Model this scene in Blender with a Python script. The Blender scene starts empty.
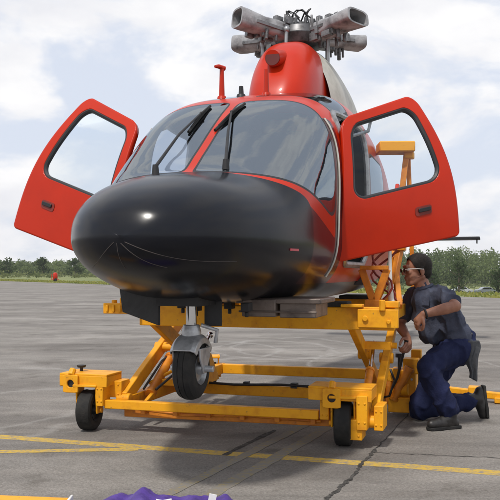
import bpy, bmesh, math, random
from mathutils import Vector, Matrix, noise
random.seed(7)
R = math.radians
S = bpy.context.scene
COL = S.collection

# ------------------------------------------------------------------ camera
cam_d = bpy.data.cameras.new('camera'); cam = bpy.data.objects.new('camera', cam_d); COL.objects.link(cam)
cam.location = (0, 0, 1.15)
cam.rotation_euler = (R(90), 0, 0)
cam_d.sensor_width = 36; cam_d.lens = 780/500*36
cam_d.shift_y = 22/500
cam_d.clip_start = .05; cam_d.clip_end = 6000
S.camera = cam
# ------------------------------------------------------------------ light
SUN_EL, SUN_AZ = 58, -155         # azimuth measured from +Y towards +X
w = bpy.data.worlds.new('World'); S.world = w; w.use_nodes = True
nt = w.node_tree; nt.nodes.clear()
def N(nt, t, **k):
    n = nt.nodes.new(t)
    for a, b in k.items(): setattr(n, a, b)
    return n
sky = N(nt, 'ShaderNodeTexSky', sky_type='NISHITA', sun_disc=False)
sky.sun_elevation = R(SUN_EL); sky.sun_rotation = R(SUN_AZ)
sky.air_density = 1.0; sky.dust_density = 2.2; sky.ozone_density = 1.5
tc = N(nt, 'ShaderNodeTexCoord')
mp = N(nt, 'ShaderNodeMapping'); mp.inputs['Scale'].default_value = (1, 1, 2.1); mp.inputs['Location'].default_value = (.35, .1, .62)
nz = N(nt, 'ShaderNodeTexNoise'); nz.inputs['Scale'].default_value = 3.4; nz.inputs['Detail'].default_value = 9; nz.inputs['Roughness'].default_value = .55
nz.inputs['Distortion'].default_value = .25
cr = N(nt, 'ShaderNodeValToRGB'); cr.color_ramp.elements[0].position = .44; cr.color_ramp.elements[1].position = .54
cr.color_ramp.interpolation = 'EASE'
nz2 = N(nt, 'ShaderNodeTexNoise'); nz2.inputs['Scale'].default_value = 9; nz2.inputs['Detail'].default_value = 6
cr2 = N(nt, 'ShaderNodeValToRGB'); cr2.color_ramp.elements[0].position = .3; cr2.color_ramp.elements[1].position = .62
cr2.color_ramp.elements[0].color = (7.0, 7.05, 7.4, 1); cr2.color_ramp.elements[1].color = (8.3, 8.25, 8.3, 1)
hz = N(nt, 'ShaderNodeMixRGB'); hz.inputs['Fac'].default_value = .88; hz.inputs['Color2'].default_value = (6.3, 6.75, 7.7, 1)
mx = N(nt, 'ShaderNodeMixRGB'); bg = N(nt, 'ShaderNodeBackground'); bg.inputs['Strength'].default_value = .1
wo = N(nt, 'ShaderNodeOutputWorld')
L = nt.links.new
L(tc.outputs['Generated'], mp.inputs['Vector']); L(mp.outputs[0], nz.inputs['Vector']); L(mp.outputs[0], nz2.inputs['Vector'])
sz = N(nt, 'ShaderNodeSeparateXYZ'); L(tc.outputs['Generated'], sz.inputs[0])
ma = N(nt, 'ShaderNodeMath', operation='MULTIPLY_ADD'); ma.inputs[1].default_value = -.35; mz = N(nt, 'ShaderNodeMath', operation='MINIMUM'); mz.inputs[1].default_value = .32; L(sz.outputs[2], mz.inputs[0]); L(mz.outputs[0], ma.inputs[0])
ad0 = N(nt, 'ShaderNodeMath', operation='ADD'); ad0.inputs[1].default_value = .09; L(nz.outputs['Fac'], ad0.inputs[0]); L(ad0.outputs[0], ma.inputs[2])
L(ma.outputs[0], cr.inputs['Fac']); L(nz2.outputs['Fac'], cr2.inputs['Fac'])
L(sky.outputs[0], hz.inputs['Color1']); L(cr.outputs[0], mx.inputs['Fac']); L(hz.outputs[0], mx.inputs['Color1']); L(cr2.outputs[0], mx.inputs['Color2'])
L(mx.outputs[0], bg.inputs['Color']); L(bg.outputs[0], wo.inputs['Surface'])
sd = bpy.data.lights.new('sun', 'SUN'); sun = bpy.data.objects.new('sun', sd); COL.objects.link(sun)
sd.energy = 2.5; sd.angle = R(4); sd.color = (1, .95, .88)
dirv = Vector((math.sin(R(SUN_AZ))*math.cos(R(SUN_EL)), math.cos(R(SUN_AZ))*math.cos(R(SUN_EL)), math.sin(R(SUN_EL))))
sun.rotation_euler = dirv.to_track_quat('Z', 'Y').to_euler()
vs = S.view_settings; vs.view_transform = 'Standard'; vs.look = 'None'; vs.gamma = 1; vs.use_curve_mapping = False; vs.exposure = .30

# ------------------------------------------------------------------ materials
def mat(name, col, rough=.5, metal=0, coat=0, var=.12, vscale=6, bump=0, bscale=60, col2=None, spec=.5, stretch=None, c2pos=(.45, .7), crough=.08, chips=0):
    m = bpy.data.materials.new(name); m.use_nodes = True; t = m.node_tree; t.nodes.clear()
    b = N(t, 'ShaderNodeBsdfPrincipled'); o = N(t, 'ShaderNodeOutputMaterial'); t.links.new(b.outputs[0], o.inputs['Surface'])
    tc = N(t, 'ShaderNodeTexCoord'); src = tc.outputs['Object']
    if stretch:
        mp = N(t, 'ShaderNodeMapping'); mp.inputs['Scale'].default_value = stretch; t.links.new(src, mp.inputs['Vector']); src = mp.outputs[0]
    n = N(t, 'ShaderNodeTexNoise'); n.inputs['Scale'].default_value = vscale; n.inputs['Detail'].default_value = 6; n.inputs['Roughness'].default_value = .6
    t.links.new(src, n.inputs['Vector'])
    r = N(t, 'ShaderNodeValToRGB')
    c2 = col2 or tuple(c*(1-var*2) for c in col)
    r.color_ramp.elements[0].color = (*col, 1); r.color_ramp.elements[1].color = (*c2, 1)
    r.color_ramp.elements[0].position, r.color_ramp.elements[1].position = c2pos
    t.links.new(n.outputs['Fac'], r.inputs['Fac']); colsrc = r.outputs[0]
    if chips:
        for (sc_, p0, p1, cc_) in ((38, .64, .67, (.10, .075, .05)), (5, .56, .78, (.30, .13, .03))):
            nn_ = N(t, 'ShaderNodeTexNoise'); nn_.inputs['Scale'].default_value = sc_; nn_.inputs['Detail'].default_value = 8; nn_.inputs['Roughness'].default_value = .7
            t.links.new(src, nn_.inputs['Vector']); mr_ = N(t, 'ShaderNodeMapRange'); mr_.inputs['From Min'].default_value = p0; mr_.inputs['From Max'].default_value = p1; mr_.inputs['To Max'].default_value = .8
            t.links.new(nn_.outputs['Fac'], mr_.inputs['Value']); mm_ = N(t, 'ShaderNodeMixRGB'); mm_.inputs[2].default_value = (*cc_, 1)
            t.links.new(mr_.outputs[0], mm_.inputs[0]); t.links.new(colsrc, mm_.inputs[1]); colsrc = mm_.outputs[0]
    t.links.new(colsrc, b.inputs['Base Color'])
    rr = N(t, 'ShaderNodeMapRange'); rr.inputs['To Min'].default_value = max(.02, rough*.8); rr.inputs['To Max'].default_value = min(1, rough*1.25)
    t.links.new(n.outputs['Fac'], rr.inputs['Value']); t.links.new(rr.outputs[0], b.inputs['Roughness'])
    b.inputs['Metallic'].default_value = metal; b.inputs['Coat Weight'].default_value = coat; b.inputs['Coat Roughness'].default_value = crough
    b.inputs['Specular IOR Level'].default_value = spec
    if bump:
        n2 = N(t, 'ShaderNodeTexNoise'); n2.inputs['Scale'].default_value = bscale; n2.inputs['Detail'].default_value = 5
        t.links.new(src, n2.inputs['Vector'])
        bp = N(t, 'ShaderNodeBump'); bp.inputs['Strength'].default_value = bump; bp.inputs['Distance'].default_value = .01
        t.links.new(n2.outputs['Fac'], bp.inputs['Height']); t.links.new(bp.outputs[0], b.inputs['Normal'])
    return m
def glass(name, tint, refl_ior=1.6, rough=.02):
    m = bpy.data.materials.new(name); m.use_nodes = True; t = m.node_tree; t.nodes.clear()
    o = N(t, 'ShaderNodeOutputMaterial'); a = N(t, 'ShaderNodeBsdfTransparent'); a.inputs[0].default_value = (*tint, 1)
    g = N(t, 'ShaderNodeBsdfGlossy'); g.inputs['Roughness'].default_value = rough; g.inputs['Color'].default_value = (.86, .94, 1, 1)
    f = N(t, 'ShaderNodeFresnel'); f.inputs['IOR'].default_value = refl_ior
    n = N(t, 'ShaderNodeTexNoise'); n.inputs['Scale'].default_value = 2.5; n.inputs['Detail'].default_value = 5
    tc = N(t, 'ShaderNodeTexCoord'); t.links.new(tc.outputs['Object'], n.inputs['Vector'])
    bp = N(t, 'ShaderNodeBump'); bp.inputs['Strength'].default_value = .12; bp.inputs['Distance'].default_value = .02
    t.links.new(n.outputs['Fac'], bp.inputs['Height']); t.links.new(bp.outputs[0], g.inputs['Normal'])
    mx = N(t, 'ShaderNodeMixShader')
    t.links.new(f.outputs[0], mx.inputs[0]); t.links.new(a.outputs[0], mx.inputs[1]); t.links.new(g.outputs[0], mx.inputs[2]); t.links.new(mx.outputs[0], o.inputs['Surface'])
    return m
M = dict(
 red=mat('red_paint', (.46, .020, .002), .34, coat=.12, spec=.22, crough=.10, var=.06, vscale=3, bump=.03, bscale=9),
 nose=mat('black_gloss_paint', (.004, .005, .009), .22, coat=0, col2=(.007, .007, .009), vscale=3, bump=.16, bscale=2.6, spec=.30),
 red_shade=mat('shaded_red_paint', (.045, .006, .010), .22, coat=.2, spec=.4, var=.1, vscale=4, bump=.08, bscale=5),  # hull red darkened to maroon, shade and dark reflections put into the colour
 seam=mat('seam_sealant', (.07, .058, .055), .7, vscale=30),
 cream=mat('grey_white_paint', (.50, .49, .44), .5, col2=(.36, .35, .31), vscale=5),
 belly=mat('dull_black', (.015, .015, .016), .6, vscale=8, bump=.3, bscale=30),
 cabin=mat('cabin_lining', (.09, .095, .105), .8, vscale=5),
 seatfab=mat('seat_fabric', (.06, .065, .075), .9, vscale=20, bump=.3, bscale=120),
 yellow=mat('orange_yellow_paint', (.80, .36, .010), .5, spec=.3, col2=(.58, .21, .010), vscale=9, bump=.12, bscale=40, c2pos=(.5, .8), chips=1),
 orange=mat('worn_orange_paint', (.70, .24, .012), .5, col2=(.42, .12, .015), chips=1, vscale=9, bump=.12, bscale=50),
 rubber=mat('black_rubber', (.014, .014, .014), .75, col2=(.035, .033, .03), vscale=10, bump=.25, bscale=80, spec=.3),
 seal=mat('black_seal', (.012, .012, .014), .5, vscale=10),
 steel=mat('grey_steel', (.36, .37, .38), .38, metal=.7, col2=(.18, .18, .18), vscale=14, bump=.1),
 chrome=mat('chrome', (.75, .76, .78), .12, metal=1, var=.05),
 hub=mat('rotor_grey', (.36, .36, .37), .5, metal=.15, col2=(.09, .09, .095), vscale=9, bump=.2, bscale=60, c2pos=(.42, .72)),
 darkmetal=mat('dark_metal', (.035, .035, .037), .5, metal=.5, vscale=12),
 hose=mat('red_hose', (.20, .02, .012), .5, vscale=12),
 skin=mat('skin', (.33, .155, .098), .5, col2=(.25, .11, .07), vscale=18, bump=.12, bscale=150),
 hair=mat('dark_hair', (.012, .009, .008), .7, col2=(.03, .024, .02), vscale=60, spec=.3, bump=.3, bscale=220, stretch=(1, 1, .3)),
 shirt=mat('navy_work_shirt', (.068, .076, .110), .85, col2=(.040, .046, .072), vscale=7, bump=.35, bscale=90, spec=.2),
 trouser=mat('dark_blue_trousers', (.014, .019, .060), .85, col2=(.009, .012, .038), vscale=7, bump=.35, bscale=80, spec=.2),
 boot=mat('black_boot_leather', (.014, .013, .013), .45, col2=(.03, .028, .026), vscale=18, bump=.2),
 rag=mat('grey_rag', (.05, .054, .062), .95, col2=(.03, .033, .04), vscale=16, bump=.4),
 purple=mat('purple_nylon', (.085, .045, .26), .6, col2=(.045, .022, .15), vscale=9, bump=.4, bscale=60),
 white=mat('white_paint', (.75, .75, .73), .5, var=.1),
 bark=mat('bark', (.10, .075, .055), .9, vscale=9, bump=.5),
 winglass=glass('windshield_glass', (.40, .45, .52), 3.2),
 doorglass=glass('door_glass', (.90, .93, .94), 1.35),
 darkglass=glass('cabin_glass', (.035, .04, .05), 1.5),
 placard=mat('red_placard', (.5, .08, .10), .5),
)
# ------------------------------------------------------------------ mesh helpers
def V(*a): return Vector(a)
class MB:
    def __init__(s): s.v = []; s.f = []
    def add(s, v, f):
        o = len(s.v); s.v += [Vector(p) for p in v]; s.f += [tuple(i+o for i in q) for q in f]; return s
    def box(s, c, d, rot=None):
        c = Vector(c); x, y, z = d[0]/2, d[1]/2, d[2]/2
        vs = [Vector(p) for p in ((-x,-y,-z),(x,-y,-z),(x,y,-z),(-x,y,-z),(-x,-y,z),(x,-y,z),(x,y,z),(-x,y,z))]
        if rot is not None: vs = [rot @ p for p in vs]
        return s.add([c+p for p in vs], [(0,3,2,1),(4,5,6,7),(0,1,5,4),(1,2,6,5),(2,3,7,6),(3,0,4,7)])
    def beam(s, p, q, wd, ht, up=(0, 0, 1)):
        p, q = Vector(p), Vector(q); d = (q-p); l = d.length; d.normalize(); u = Vector(up)
        if abs(d.dot(u)) > .98: u = Vector((0, 1, 0))
        sd = d.cross(u).normalized(); u = sd.cross(d)
        return s.box((p+q)/2, (l, wd, ht), Matrix((d, -sd, u)).transposed())
    def tube(s, pts, r, n=12, cap=True):
        pts = [Vector(p) for p in pts]; k = len(pts)
        rs = r if isinstance(r, (list, tuple)) else [r]*k
        o = []; u = None
        for i, p in enumerate(pts):
            d = (pts[min(i+1, k-1)]-pts[max(i-1, 0)]).normalized()
            if u is None:
                u = Vector((0, 0, 1)) if abs(d.z) < .9 else Vector((1, 0, 0))
            u = (u-d*u.dot(d)).normalized(); w_ = d.cross(u)
            for j in range(n):
                a = 2*math.pi*j/n; o.append(p+(u*math.cos(a)+w_*math.sin(a))*rs[i])
        f = [(i*n+j, i*n+(j+1) % n, (i+1)*n+(j+1) % n, (i+1)*n+j) for i in range(k-1) for j in range(n)]
        if cap: f += [tuple(range(n))[::-1], tuple(range((k-1)*n, k*n))]
        return s.add(o, f)
    def ring(s, pts, r, n=8):
        pts = [Vector(p) for p in pts]; k = len(pts); o = []
        c = sum(pts, Vector())/k
        for i, p in enumerate(pts):
            d = (pts[(i+1) % k]-pts[i-1]).normalized(); u = (p-c); u = (u-d*u.dot(d)).normalized(); w_ = d.cross(u)
            for j in range(n):
                a = 2*math.pi*j/n; o.append(p+(u*math.cos(a)+w_*math.sin(a))*r)
        return s.add(o, [(i*n+j, i*n+(j+1) % n, ((i+1) % k)*n+(j+1) % n, ((i+1) % k)*n+j) for i in range(k) for j in range(n)])
    def lathe(s, c, axis, prof, n=32):
        c = Vector(c); a = Vector(axis).normalized(); u = a.orthogonal().normalized(); w_ = a.cross(u); o = []; k = len(prof)
        for (r, h) in prof:
            for j in range(n):
                t = 2*math.pi*j/n; o.append(c+a*h+(u*math.cos(t)+w_*math.sin(t))*max(r, 1e-4))
        f = [(i*n+j, i*n+(j+1) % n, (i+1)*n+(j+1) % n, (i+1)*n+j) for i in range(k-1) for j in range(n)]
        return s.add(o, f)
    def prism(s, poly, o, ux, uy, th):
        o = Vector(o); ux = Vector(ux); uy = Vector(uy); nn = ux.cross(uy).normalized()*th/2; k = len(poly)
        a = [o+ux*x+uy*y-nn for x, y in poly]; b = [o+ux*x+uy*y+nn for x, y in poly]
        return s.add(a+b, [tuple(range(k))[::-1], tuple(range(k, 2*k))]+[(i, (i+1) % k, (i+1) % k+k, i+k) for i in range(k)])
    def ball(s, c, r, n=16, m=10, rot=None):
        c = Vector(c); r = r if isinstance(r, (tuple, list)) else (r, r, r); o = []
        for i in range(m+1):
            t = math.pi*i/m
            for j in range(n):
                p = 2*math.pi*j/n; q = Vector((r[0]*math.sin(t)*math.cos(p), r[1]*math.sin(t)*math.sin(p), r[2]*math.cos(t)))
                o.append(c+(rot @ q if rot is not None else q))
        return s.add(o, [(i*n+j, (i+1)*n+j, (i+1)*n+(j+1) % n, i*n+(j+1) % n) for i in range(m) for j in range(n)])
    def limb(s, p, q, a, b, n=14):
        p, q = Vector(p), Vector(q); s.ball(p, a, n, 8); s.ball(q, b, n, 8); return s.tube([p, q], [a, b], n)
    def me(s, name):
        m = bpy.data.meshes.new(name); m.from_pydata([tuple(p) for p in s.v], [], s.f); m.validate(); return m
    def build(s, name, m, parent=None, bevel=0, smooth=True, ang=35, solid=None, fix=True):
        d = s.me(name)
        if fix:
            b = bmesh.new(); b.from_mesh(d); bmesh.ops.remove_doubles(b, verts=b.verts, dist=1e-5); bmesh.ops.recalc_face_normals(b, faces=b.faces); b.to_mesh(d); b.free()
        o = bpy.data.objects.new(name, d); COL.objects.link(o)
        for q in (m if isinstance(m, list) else [m]): d.materials.append(q)
        if parent: o.parent = parent
        if smooth:
            d.polygons.foreach_set('use_smooth', [True]*len(d.polygons))
            try: d.set_sharp_from_angle(angle=R(ang))
            except Exception: pass
        if bevel:
            k = o.modifiers.new('bevel', 'BEVEL'); k.width = bevel; k.segments = 2; k.limit_method = 'ANGLE'; k.angle_limit = R(40)
        if solid:
            k = o.modifiers.new('solid', 'SOLIDIFY'); k.thickness = solid; k.offset = -1
            if len(d.materials) > 1: k.material_offset = 1
        return o
def tag(o, label=None, cat=None, group=None, kind=None):
    for k, v in (('label', label), ('category', cat), ('group', group), ('kind', kind)):
        if v: o[k] = v
    return o
def empty(name, loc, rz=0):
    o = bpy.data.objects.new(name, None); COL.objects.link(o); o.location = loc; o.rotation_euler = (0, 0, rz); o.empty_display_size = .2; return o
def clip(verts, faces, f):
    """split a mesh along f = 0; returns (positive, negative) as (verts, faces)"""
    val = [f(v) for v in verts]; out = []
    for sg in (1, -1):
        nv = []; idx = {}; nf = []
        def vid(i):
            if i not in idx: idx[i] = len(nv); nv.append(verts[i])
            return idx[i]
        def eid(i, j):
            k = (min(i, j), max(i, j))
            if k not in idx:
                a, b = k; t = val[a]/(val[a]-val[b]); idx[k] = len(nv); nv.append(verts[a].lerp(verts[b], t))
            return idx[k]
        for q in faces:
            pos = [val[i]*sg > 0 for i in q]
            if all(pos): nf.append(tuple(vid(i) for i in q)); continue
            if not any(pos): continue
            poly = []
            for a in range(len(q)):
                i, j = q[a], q[(a+1) % len(q)]
                if pos[a]: poly.append(vid(i))
                if pos[a] != pos[(a+1) % len(q)]: poly.append(eid(i, j))
            if len(poly) > 2: nf.append(tuple(poly))
        out.append((nv, nf))
    return out
def smin(a, b, k): 
    h = max(k-abs(a-b), 0)/k; return min(a, b)-h*h*k*.25
def interp(tab, x):
    """monotone-ish smooth interpolation through a table"""
    n = len(tab)
    if x <= tab[0][0]: return tab[0][1]
    if x >= tab[-1][0]: return tab[-1][1]
    for i in range(n-1):
        if tab[i][0] <= x <= tab[i+1][0]: break
    def sl(i):
        if i == 0 : return (tab[1][1]-tab[0][1])/(tab[1][0]-tab[0][0])
        if i == n-1: return (tab[-1][1]-tab[-2][1])/(tab[-1][0]-tab[-2][0])
        a = (tab[i][1]-tab[i-1][1])/(tab[i][0]-tab[i-1][0]); b = (tab[i+1][1]-tab[i][1])/(tab[i+1][0]-tab[i][0])
        return 0 if a*b <= 0 else 2*a*b/(a+b)
    x0, y0 = tab[i]; x1, y1 = tab[i+1]; h = x1-x0; t = (x-x0)/h
    return (2*t**3-3*t**2+1)*y0+(t**3-2*t**2+t)*h*sl(i)+(-2*t**3+3*t**2)*y1+(t**3-t**2)*h*sl(i+1)
def sdbox(x, y, cx, cy, hx, hy, r):
    qx, qy = abs(x-cx)-hx+r, abs(y-cy)-hy+r
    return -(math.hypot(max(qx, 0), max(qy, 0))+min(max(qx, qy), 0)-r)   # positive inside
def rbox_pts(cx, cy, hx, hy, r, n=8):
    o = []
    for (sx, sy, a0) in ((1, 1, 0), (-1, 1, 90), (-1, -1, 180), (1, -1, 270)):
        for k in range(n+1):
            a = R(a0+90*k/n); o.append((cx+sx*(hx-r)+r*math.cos(a), cy+sy*(hy-r)+r*math.sin(a)))
    q = []
    for i in range(len(o)):
        a, b_ = o[i], o[(i+1) % len(o)]; d = math.hypot(a[0]-b_[0], a[1]-b_[1]); k = max(1, int(d/(r*.5)))
        q += [(a[0]+(b_[0]-a[0])*j/k, a[1]+(b_[1]-a[1])*j/k) for j in range(k)]
    return q

# ------------------------------------------------------------------ ground, apron, markings
def edge_y(x): return 100-1.523*(x+32)
def field_z(x, y):
    t = min(max((y-edge_y(x)*1.0)/150, 0), 1); t = t*t*(3-2*t)
    u = min(max((x+5)/30, 0), 1); u = u*u*(3-2*u)
    return -.05-3.2*t*u
def grid(xs, ys, fz):
    m = MB(); m.v = [V(x, y, fz(x, y)) for y in ys for x in xs]; n = len(xs)
    m.f = [(j*n+i, j*n+i+1, (j+1)*n+i+1, (j+1)*n+i) for j in range(len(ys)-1) for i in range(n-1)]
    return m
gm = bpy.data.materials.new('grass_field'); gm.use_nodes = True; t = gm.node_tree; b = t.nodes['Principled BSDF']; b.inputs['Roughness'].default_value = .95
tcn = N(t, 'ShaderNodeTexCoord'); n1 = N(t, 'ShaderNodeTexNoise'); n1.inputs['Scale'].default_value = .12; n1.inputs['Detail'].default_value = 8
r1 = N(t, 'ShaderNodeValToRGB'); r1.color_ramp.elements[0].position = .35; r1.color_ramp.elements[1].position = .65
r1.color_ramp.elements[0].color = (.085, .12, .03, 1); r1.color_ramp.elements[1].color = (.22, .23, .075, 1)
t.links.new(tcn.outputs['Object'], n1.inputs['Vector']); t.links.new(n1.outputs['Fac'], r1.inputs['Fac']); t.links.new(r1.outputs[0], b.inputs['Base Color'])
xs = [-3000, -1500, -800, -400]+list(range(-300, 301, 10))+[400, 800, 1500, 3000]
ys = [-3000, -1000, -300, -100, 0]+list(range(20, 401, 10))+[500, 800, 1500, 3000, 5000]
tag(grid(xs, ys, field_z).build('ground', gm, ang=180), kind='structure')

am = bpy.data.materials.new('weathered_concrete'); am.use_nodes = True; t = am.node_tree; b = t.nodes['Principled BSDF']; b.inputs['Specular IOR Level'].default_value = .3
tcn = N(t, 'ShaderNodeTexCoord')
def tn(sc, det, stretch=None, rot=0, rough=.6, dist=0):
    mp_ = N(t, 'ShaderNodeMapping'); mp_.inputs['Rotation'].default_value = (0, 0, rot)
    if stretch: mp_.inputs['Scale'].default_value = stretch
    t.links.new(tcn.outputs['Object'], mp_.inputs['Vector'])
    n = N(t, 'ShaderNodeTexNoise'); n.inputs['Scale'].default_value = sc; n.inputs['Detail'].default_value = det; n.inputs['Roughness'].default_value = rough; n.inputs['Distortion'].default_value = dist
    t.links.new(mp_.outputs[0], n.inputs['Vector']); return n.outputs['Fac']
def rampn(src, p0, c0, p1, c1):
    r = N(t, 'ShaderNodeValToRGB'); r.color_ramp.elements[0].position = p0; r.color_ramp.elements[1].position = p1
    r.color_ramp.elements[0].color = (*c0, 1); r.color_ramp.elements[1].color = (*c1, 1); t.links.new(src, r.inputs['Fac']); return r.outputs[0]
def mixn(a, b_, fac, typ='MIX'):
    m_ = N(t, 'ShaderNodeMixRGB', blend_type=typ); 
    for i, q in ((1, a), (2, b_), (0, fac)):
        if isinstance(q, (int, float)): m_.inputs[i].default_value = q
        elif isinstance(q, tuple): m_.inputs[i].default_value = (*q, 1)
        else: t.links.new(q, m_.inputs[i])
    return m_.outputs[0]
base = rampn(tn(.5, 9, (.45, 1.2, 1), R(6), rough=.68), .32, (.165, .153, .142), .70, (.31, .295, .278))
streak = rampn(tn(1.9, 7, (.30, 1.5, 1), R(14), dist=1.1), .36, (.86, .86, .86), .66, (1.08, 1.07, 1.06))
c = mixn(base, streak, 1.0, 'MULTIPLY')
speck = rampn(tn(60, 9, rough=.85), .38, (.45, .44, .42), .60, (1.30, 1.29, 1.27))
c = mixn(c, speck, .75, 'MULTIPLY')
stain = rampn(tn(1.1, 6, rot=1), .56, (1, 1, 1), .74, (.62, .60, .57)); c = mixn(c, stain, .8, 'MULTIPLY'); pat = rampn(tn(.9, 10, (.5, 1, 1), R(20), rough=.75, dist=.8), .42, (.80, .79, .78), .60, (1.12, 1.12, 1.11)); c = mixn(c, pat, 1.0, 'MULTIPLY')
oil = rampn(tn(3.1, 5, rough=.5), .60, (1, 1, 1), .70, (.55, .53, .50)); c = mixn(c, oil, .55, 'MULTIPLY')
fine = rampn(tn(420, 3), .4, (.78, .78, .78), .6, (1.15, 1.15, 1.15)); c = mixn(c, fine, .7, 'MULTIPLY')
# pale tyre scuff rings
sep = N(t, 'ShaderNodeSeparateXYZ'); t.links.new(tcn.outputs['Object'], sep.inputs[0])
def math_(op, a, b_=None):
    m_ = N(t, 'ShaderNodeMath', operation=op)
    for i, q in ((0, a), (1, b_)):
        if q is None: continue
        if isinstance(q, (int, float)): m_.inputs[i].default_value = q
        else: t.links.new(q, m_.inputs[i])
    return m_.outputs[0]
wob = math_('MULTIPLY', tn(1.5, 3), .5)
for (cx_, cy_, r_, wd_) in ((.35, 11.6, .9, .07), (.75, 12.0, 1.0, .06), (-.35, 11.5, .8, .07), (-1.9, 6.6, .75, .06), (-2.6, 7.3, 1.3, .05), (1.9, 9.4, 1.2, .05)):
    dx = math_('POWER', math_('SUBTRACT', sep.outputs[0], cx_), 2); dy = math_('POWER', math_('MULTIPLY', math_('SUBTRACT', sep.outputs[1], cy_), .62), 2)
    d_ = math_('ABSOLUTE', math_('SUBTRACT', math_('ADD', math_('SQRT', math_('ADD', dx, dy)), wob), r_+.22))
    k_ = math_('MULTIPLY', math_('SUBTRACT', 1, math_('MINIMUM', math_('DIVIDE', d_, wd_), 1)), .28)
    c = mixn(c, (.40, .39, .37), k_)
t.links.new(c, b.inputs['Base Color']); b.inputs['Roughness'].default_value = .88
bp = N(t, 'ShaderNodeBump'); bp.inputs['Strength'].default_value = .5; bp.inputs['Distance'].default_value = .012
t.links.new(tn(90, 7), bp.inputs['Height']); t.links.new(bp.outputs[0], b.inputs['Normal'])
ap = MB(); ap.add([V(-220, -80, 0), V(220, -80, 0), V(220, edge_y(75), 0), V(75, edge_y(75), 0), V(11, edge_y(11), 0), V(-32, edge_y(-32), 0), V(-60, 112, 0), V(-220, 120, 0)], [tuple(range(8))])
tag(ap.build('apron', am, smooth=False), kind='structure')

def strip_poly(pts, wd, z):
    """a flat strip along points on the ground"""
    m = MB(); o = []
    for i, p in enumerate(pts):
        a = pts[max(i-1, 0)]; c_ = pts[min(i+1, len(pts)-1)]; d = Vector((c_[0]-a[0], c_[1]-a[1])).normalized()
        w_ = wd[i] if isinstance(wd, (list, tuple)) else wd
        o += [V(p[0]-d.y*w_/2, p[1]+d.x*w_/2, z), V(p[0]+d.y*w_/2, p[1]-d.x*w_/2, z)]
    m.v = o; m.f = [(2*i, 2*i+1, 2*i+3, 2*i+2) for i in range(len(pts)-1)]; return m
def linemat(name, col, wear, under=(.2, .19, .185)):
    m = bpy.data.materials.new(name); m.use_nodes = True; t_ = m.node_tree; b_ = t_.nodes['Principled BSDF']; b_.inputs['Roughness'].default_value = .85
    b_.inputs['Specular IOR Level'].default_value = .25
    tc_ = N(t_, 'ShaderNodeTexCoord'); n_ = N(t_, 'ShaderNodeTexNoise'); n_.inputs['Scale'].default_value = 22; n_.inputs['Detail'].default_value = 12; n_.inputs['Roughness'].default_value = .82
    r_ = N(t_, 'ShaderNodeValToRGB'); r_.color_ramp.elements[0].position = wear; r_.color_ramp.elements[1].position = wear+.13
    r_.color_ramp.elements[0].color = (*under, 1); r_.color_ramp.elements[1].color = (*col, 1)
    t_.links.new(tc_.outputs['Object'], n_.inputs['Vector']); t_.links.new(n_.outputs['Fac'], r_.inputs['Fac']); t_.links.new(r_.outputs[0], b_.inputs['Base Color']); return m
ym = linemat('yellow_line_paint', (.50, .335, .06), .40); om = linemat('worn_line_paint', (.29, .22, .07), .50, (.19, .177, .158)); jm = linemat('joint_tar', (.03, .028, .026), .42, (.09, .086, .08))
u1 = (3.17, -.98)
def lerp2(a, b_, k): return [(a[0]+(b_[0]-a[0])*i/k+random.uniform(-.006, .006), a[1]+(b_[1]-a[1])*i/k+random.uniform(-.006, .006)) for i in range(k+1)]
tag(strip_poly(lerp2((-1.74-u1[0]*4, 5.44-u1[1]*4), (1.43+u1[0]*4, 4.46+u1[1]*4), 80), .115, .0006).build('yellow_line', ym, smooth=False), kind='structure')
tag(strip_poly(lerp2((-9, 4.42), (-.72, 5.06), 40), .085, .0011).build('second_yellow_line', ym, smooth=False), kind='structure')
tag(strip_poly(lerp2((.95, 6.6), (-.62, 3.1), 40), .09, .0016).build('faded_yellow_line', om, smooth=False), kind='structure')
tag(strip_poly(lerp2((.62, 6.3), (-.95, 2.9), 40), .07, .0021).build('faded_yellow_line', om, smooth=False), kind='structure')
jp = [(1.6, 7.3), (1.25, 6.2), (.98, 5.5), (.80, 5.02), (.76, 4.9), (.66, 4.66), (.62, 4.5), (.52, 4.25), (.44, 4.06), (.38, 3.93), (.2, 3.5), (0, 3.0)]
jw = []
jq = []
for i in range(len(jp)-1):
    for k in range(8):
        a, b_ = jp[i], jp[i+1]; jq.append((a[0]+(b_[0]-a[0])*k/8+random.uniform(-.008, .008), a[1]+(b_[1]-a[1])*k/8)); jw.append(random.uniform(.012, .034) if 3 <= i else random.uniform(.006, .012))
tag(strip_poly(jq, jw, .0026).build('joint_crack', jm, smooth=False), kind='structure')
jq = [(.78+k*.03, 4.97-.006*k+random.uniform(-.012, .012)) for k in range(34)]
tag(strip_poly(jq, [random.uniform(.004, .012) for _ in jq], .0031).build('hairline_crack', jm, smooth=False), kind='structure')
jq = [(-.16+k*.02, 4.9+.045*k+random.uniform(-.01, .01)) for k in range(18)]
tag(strip_poly(jq, [random.uniform(.02, .05) for _ in jq], .0031).build('tar_streak', jm, smooth=False), kind='structure')

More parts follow.
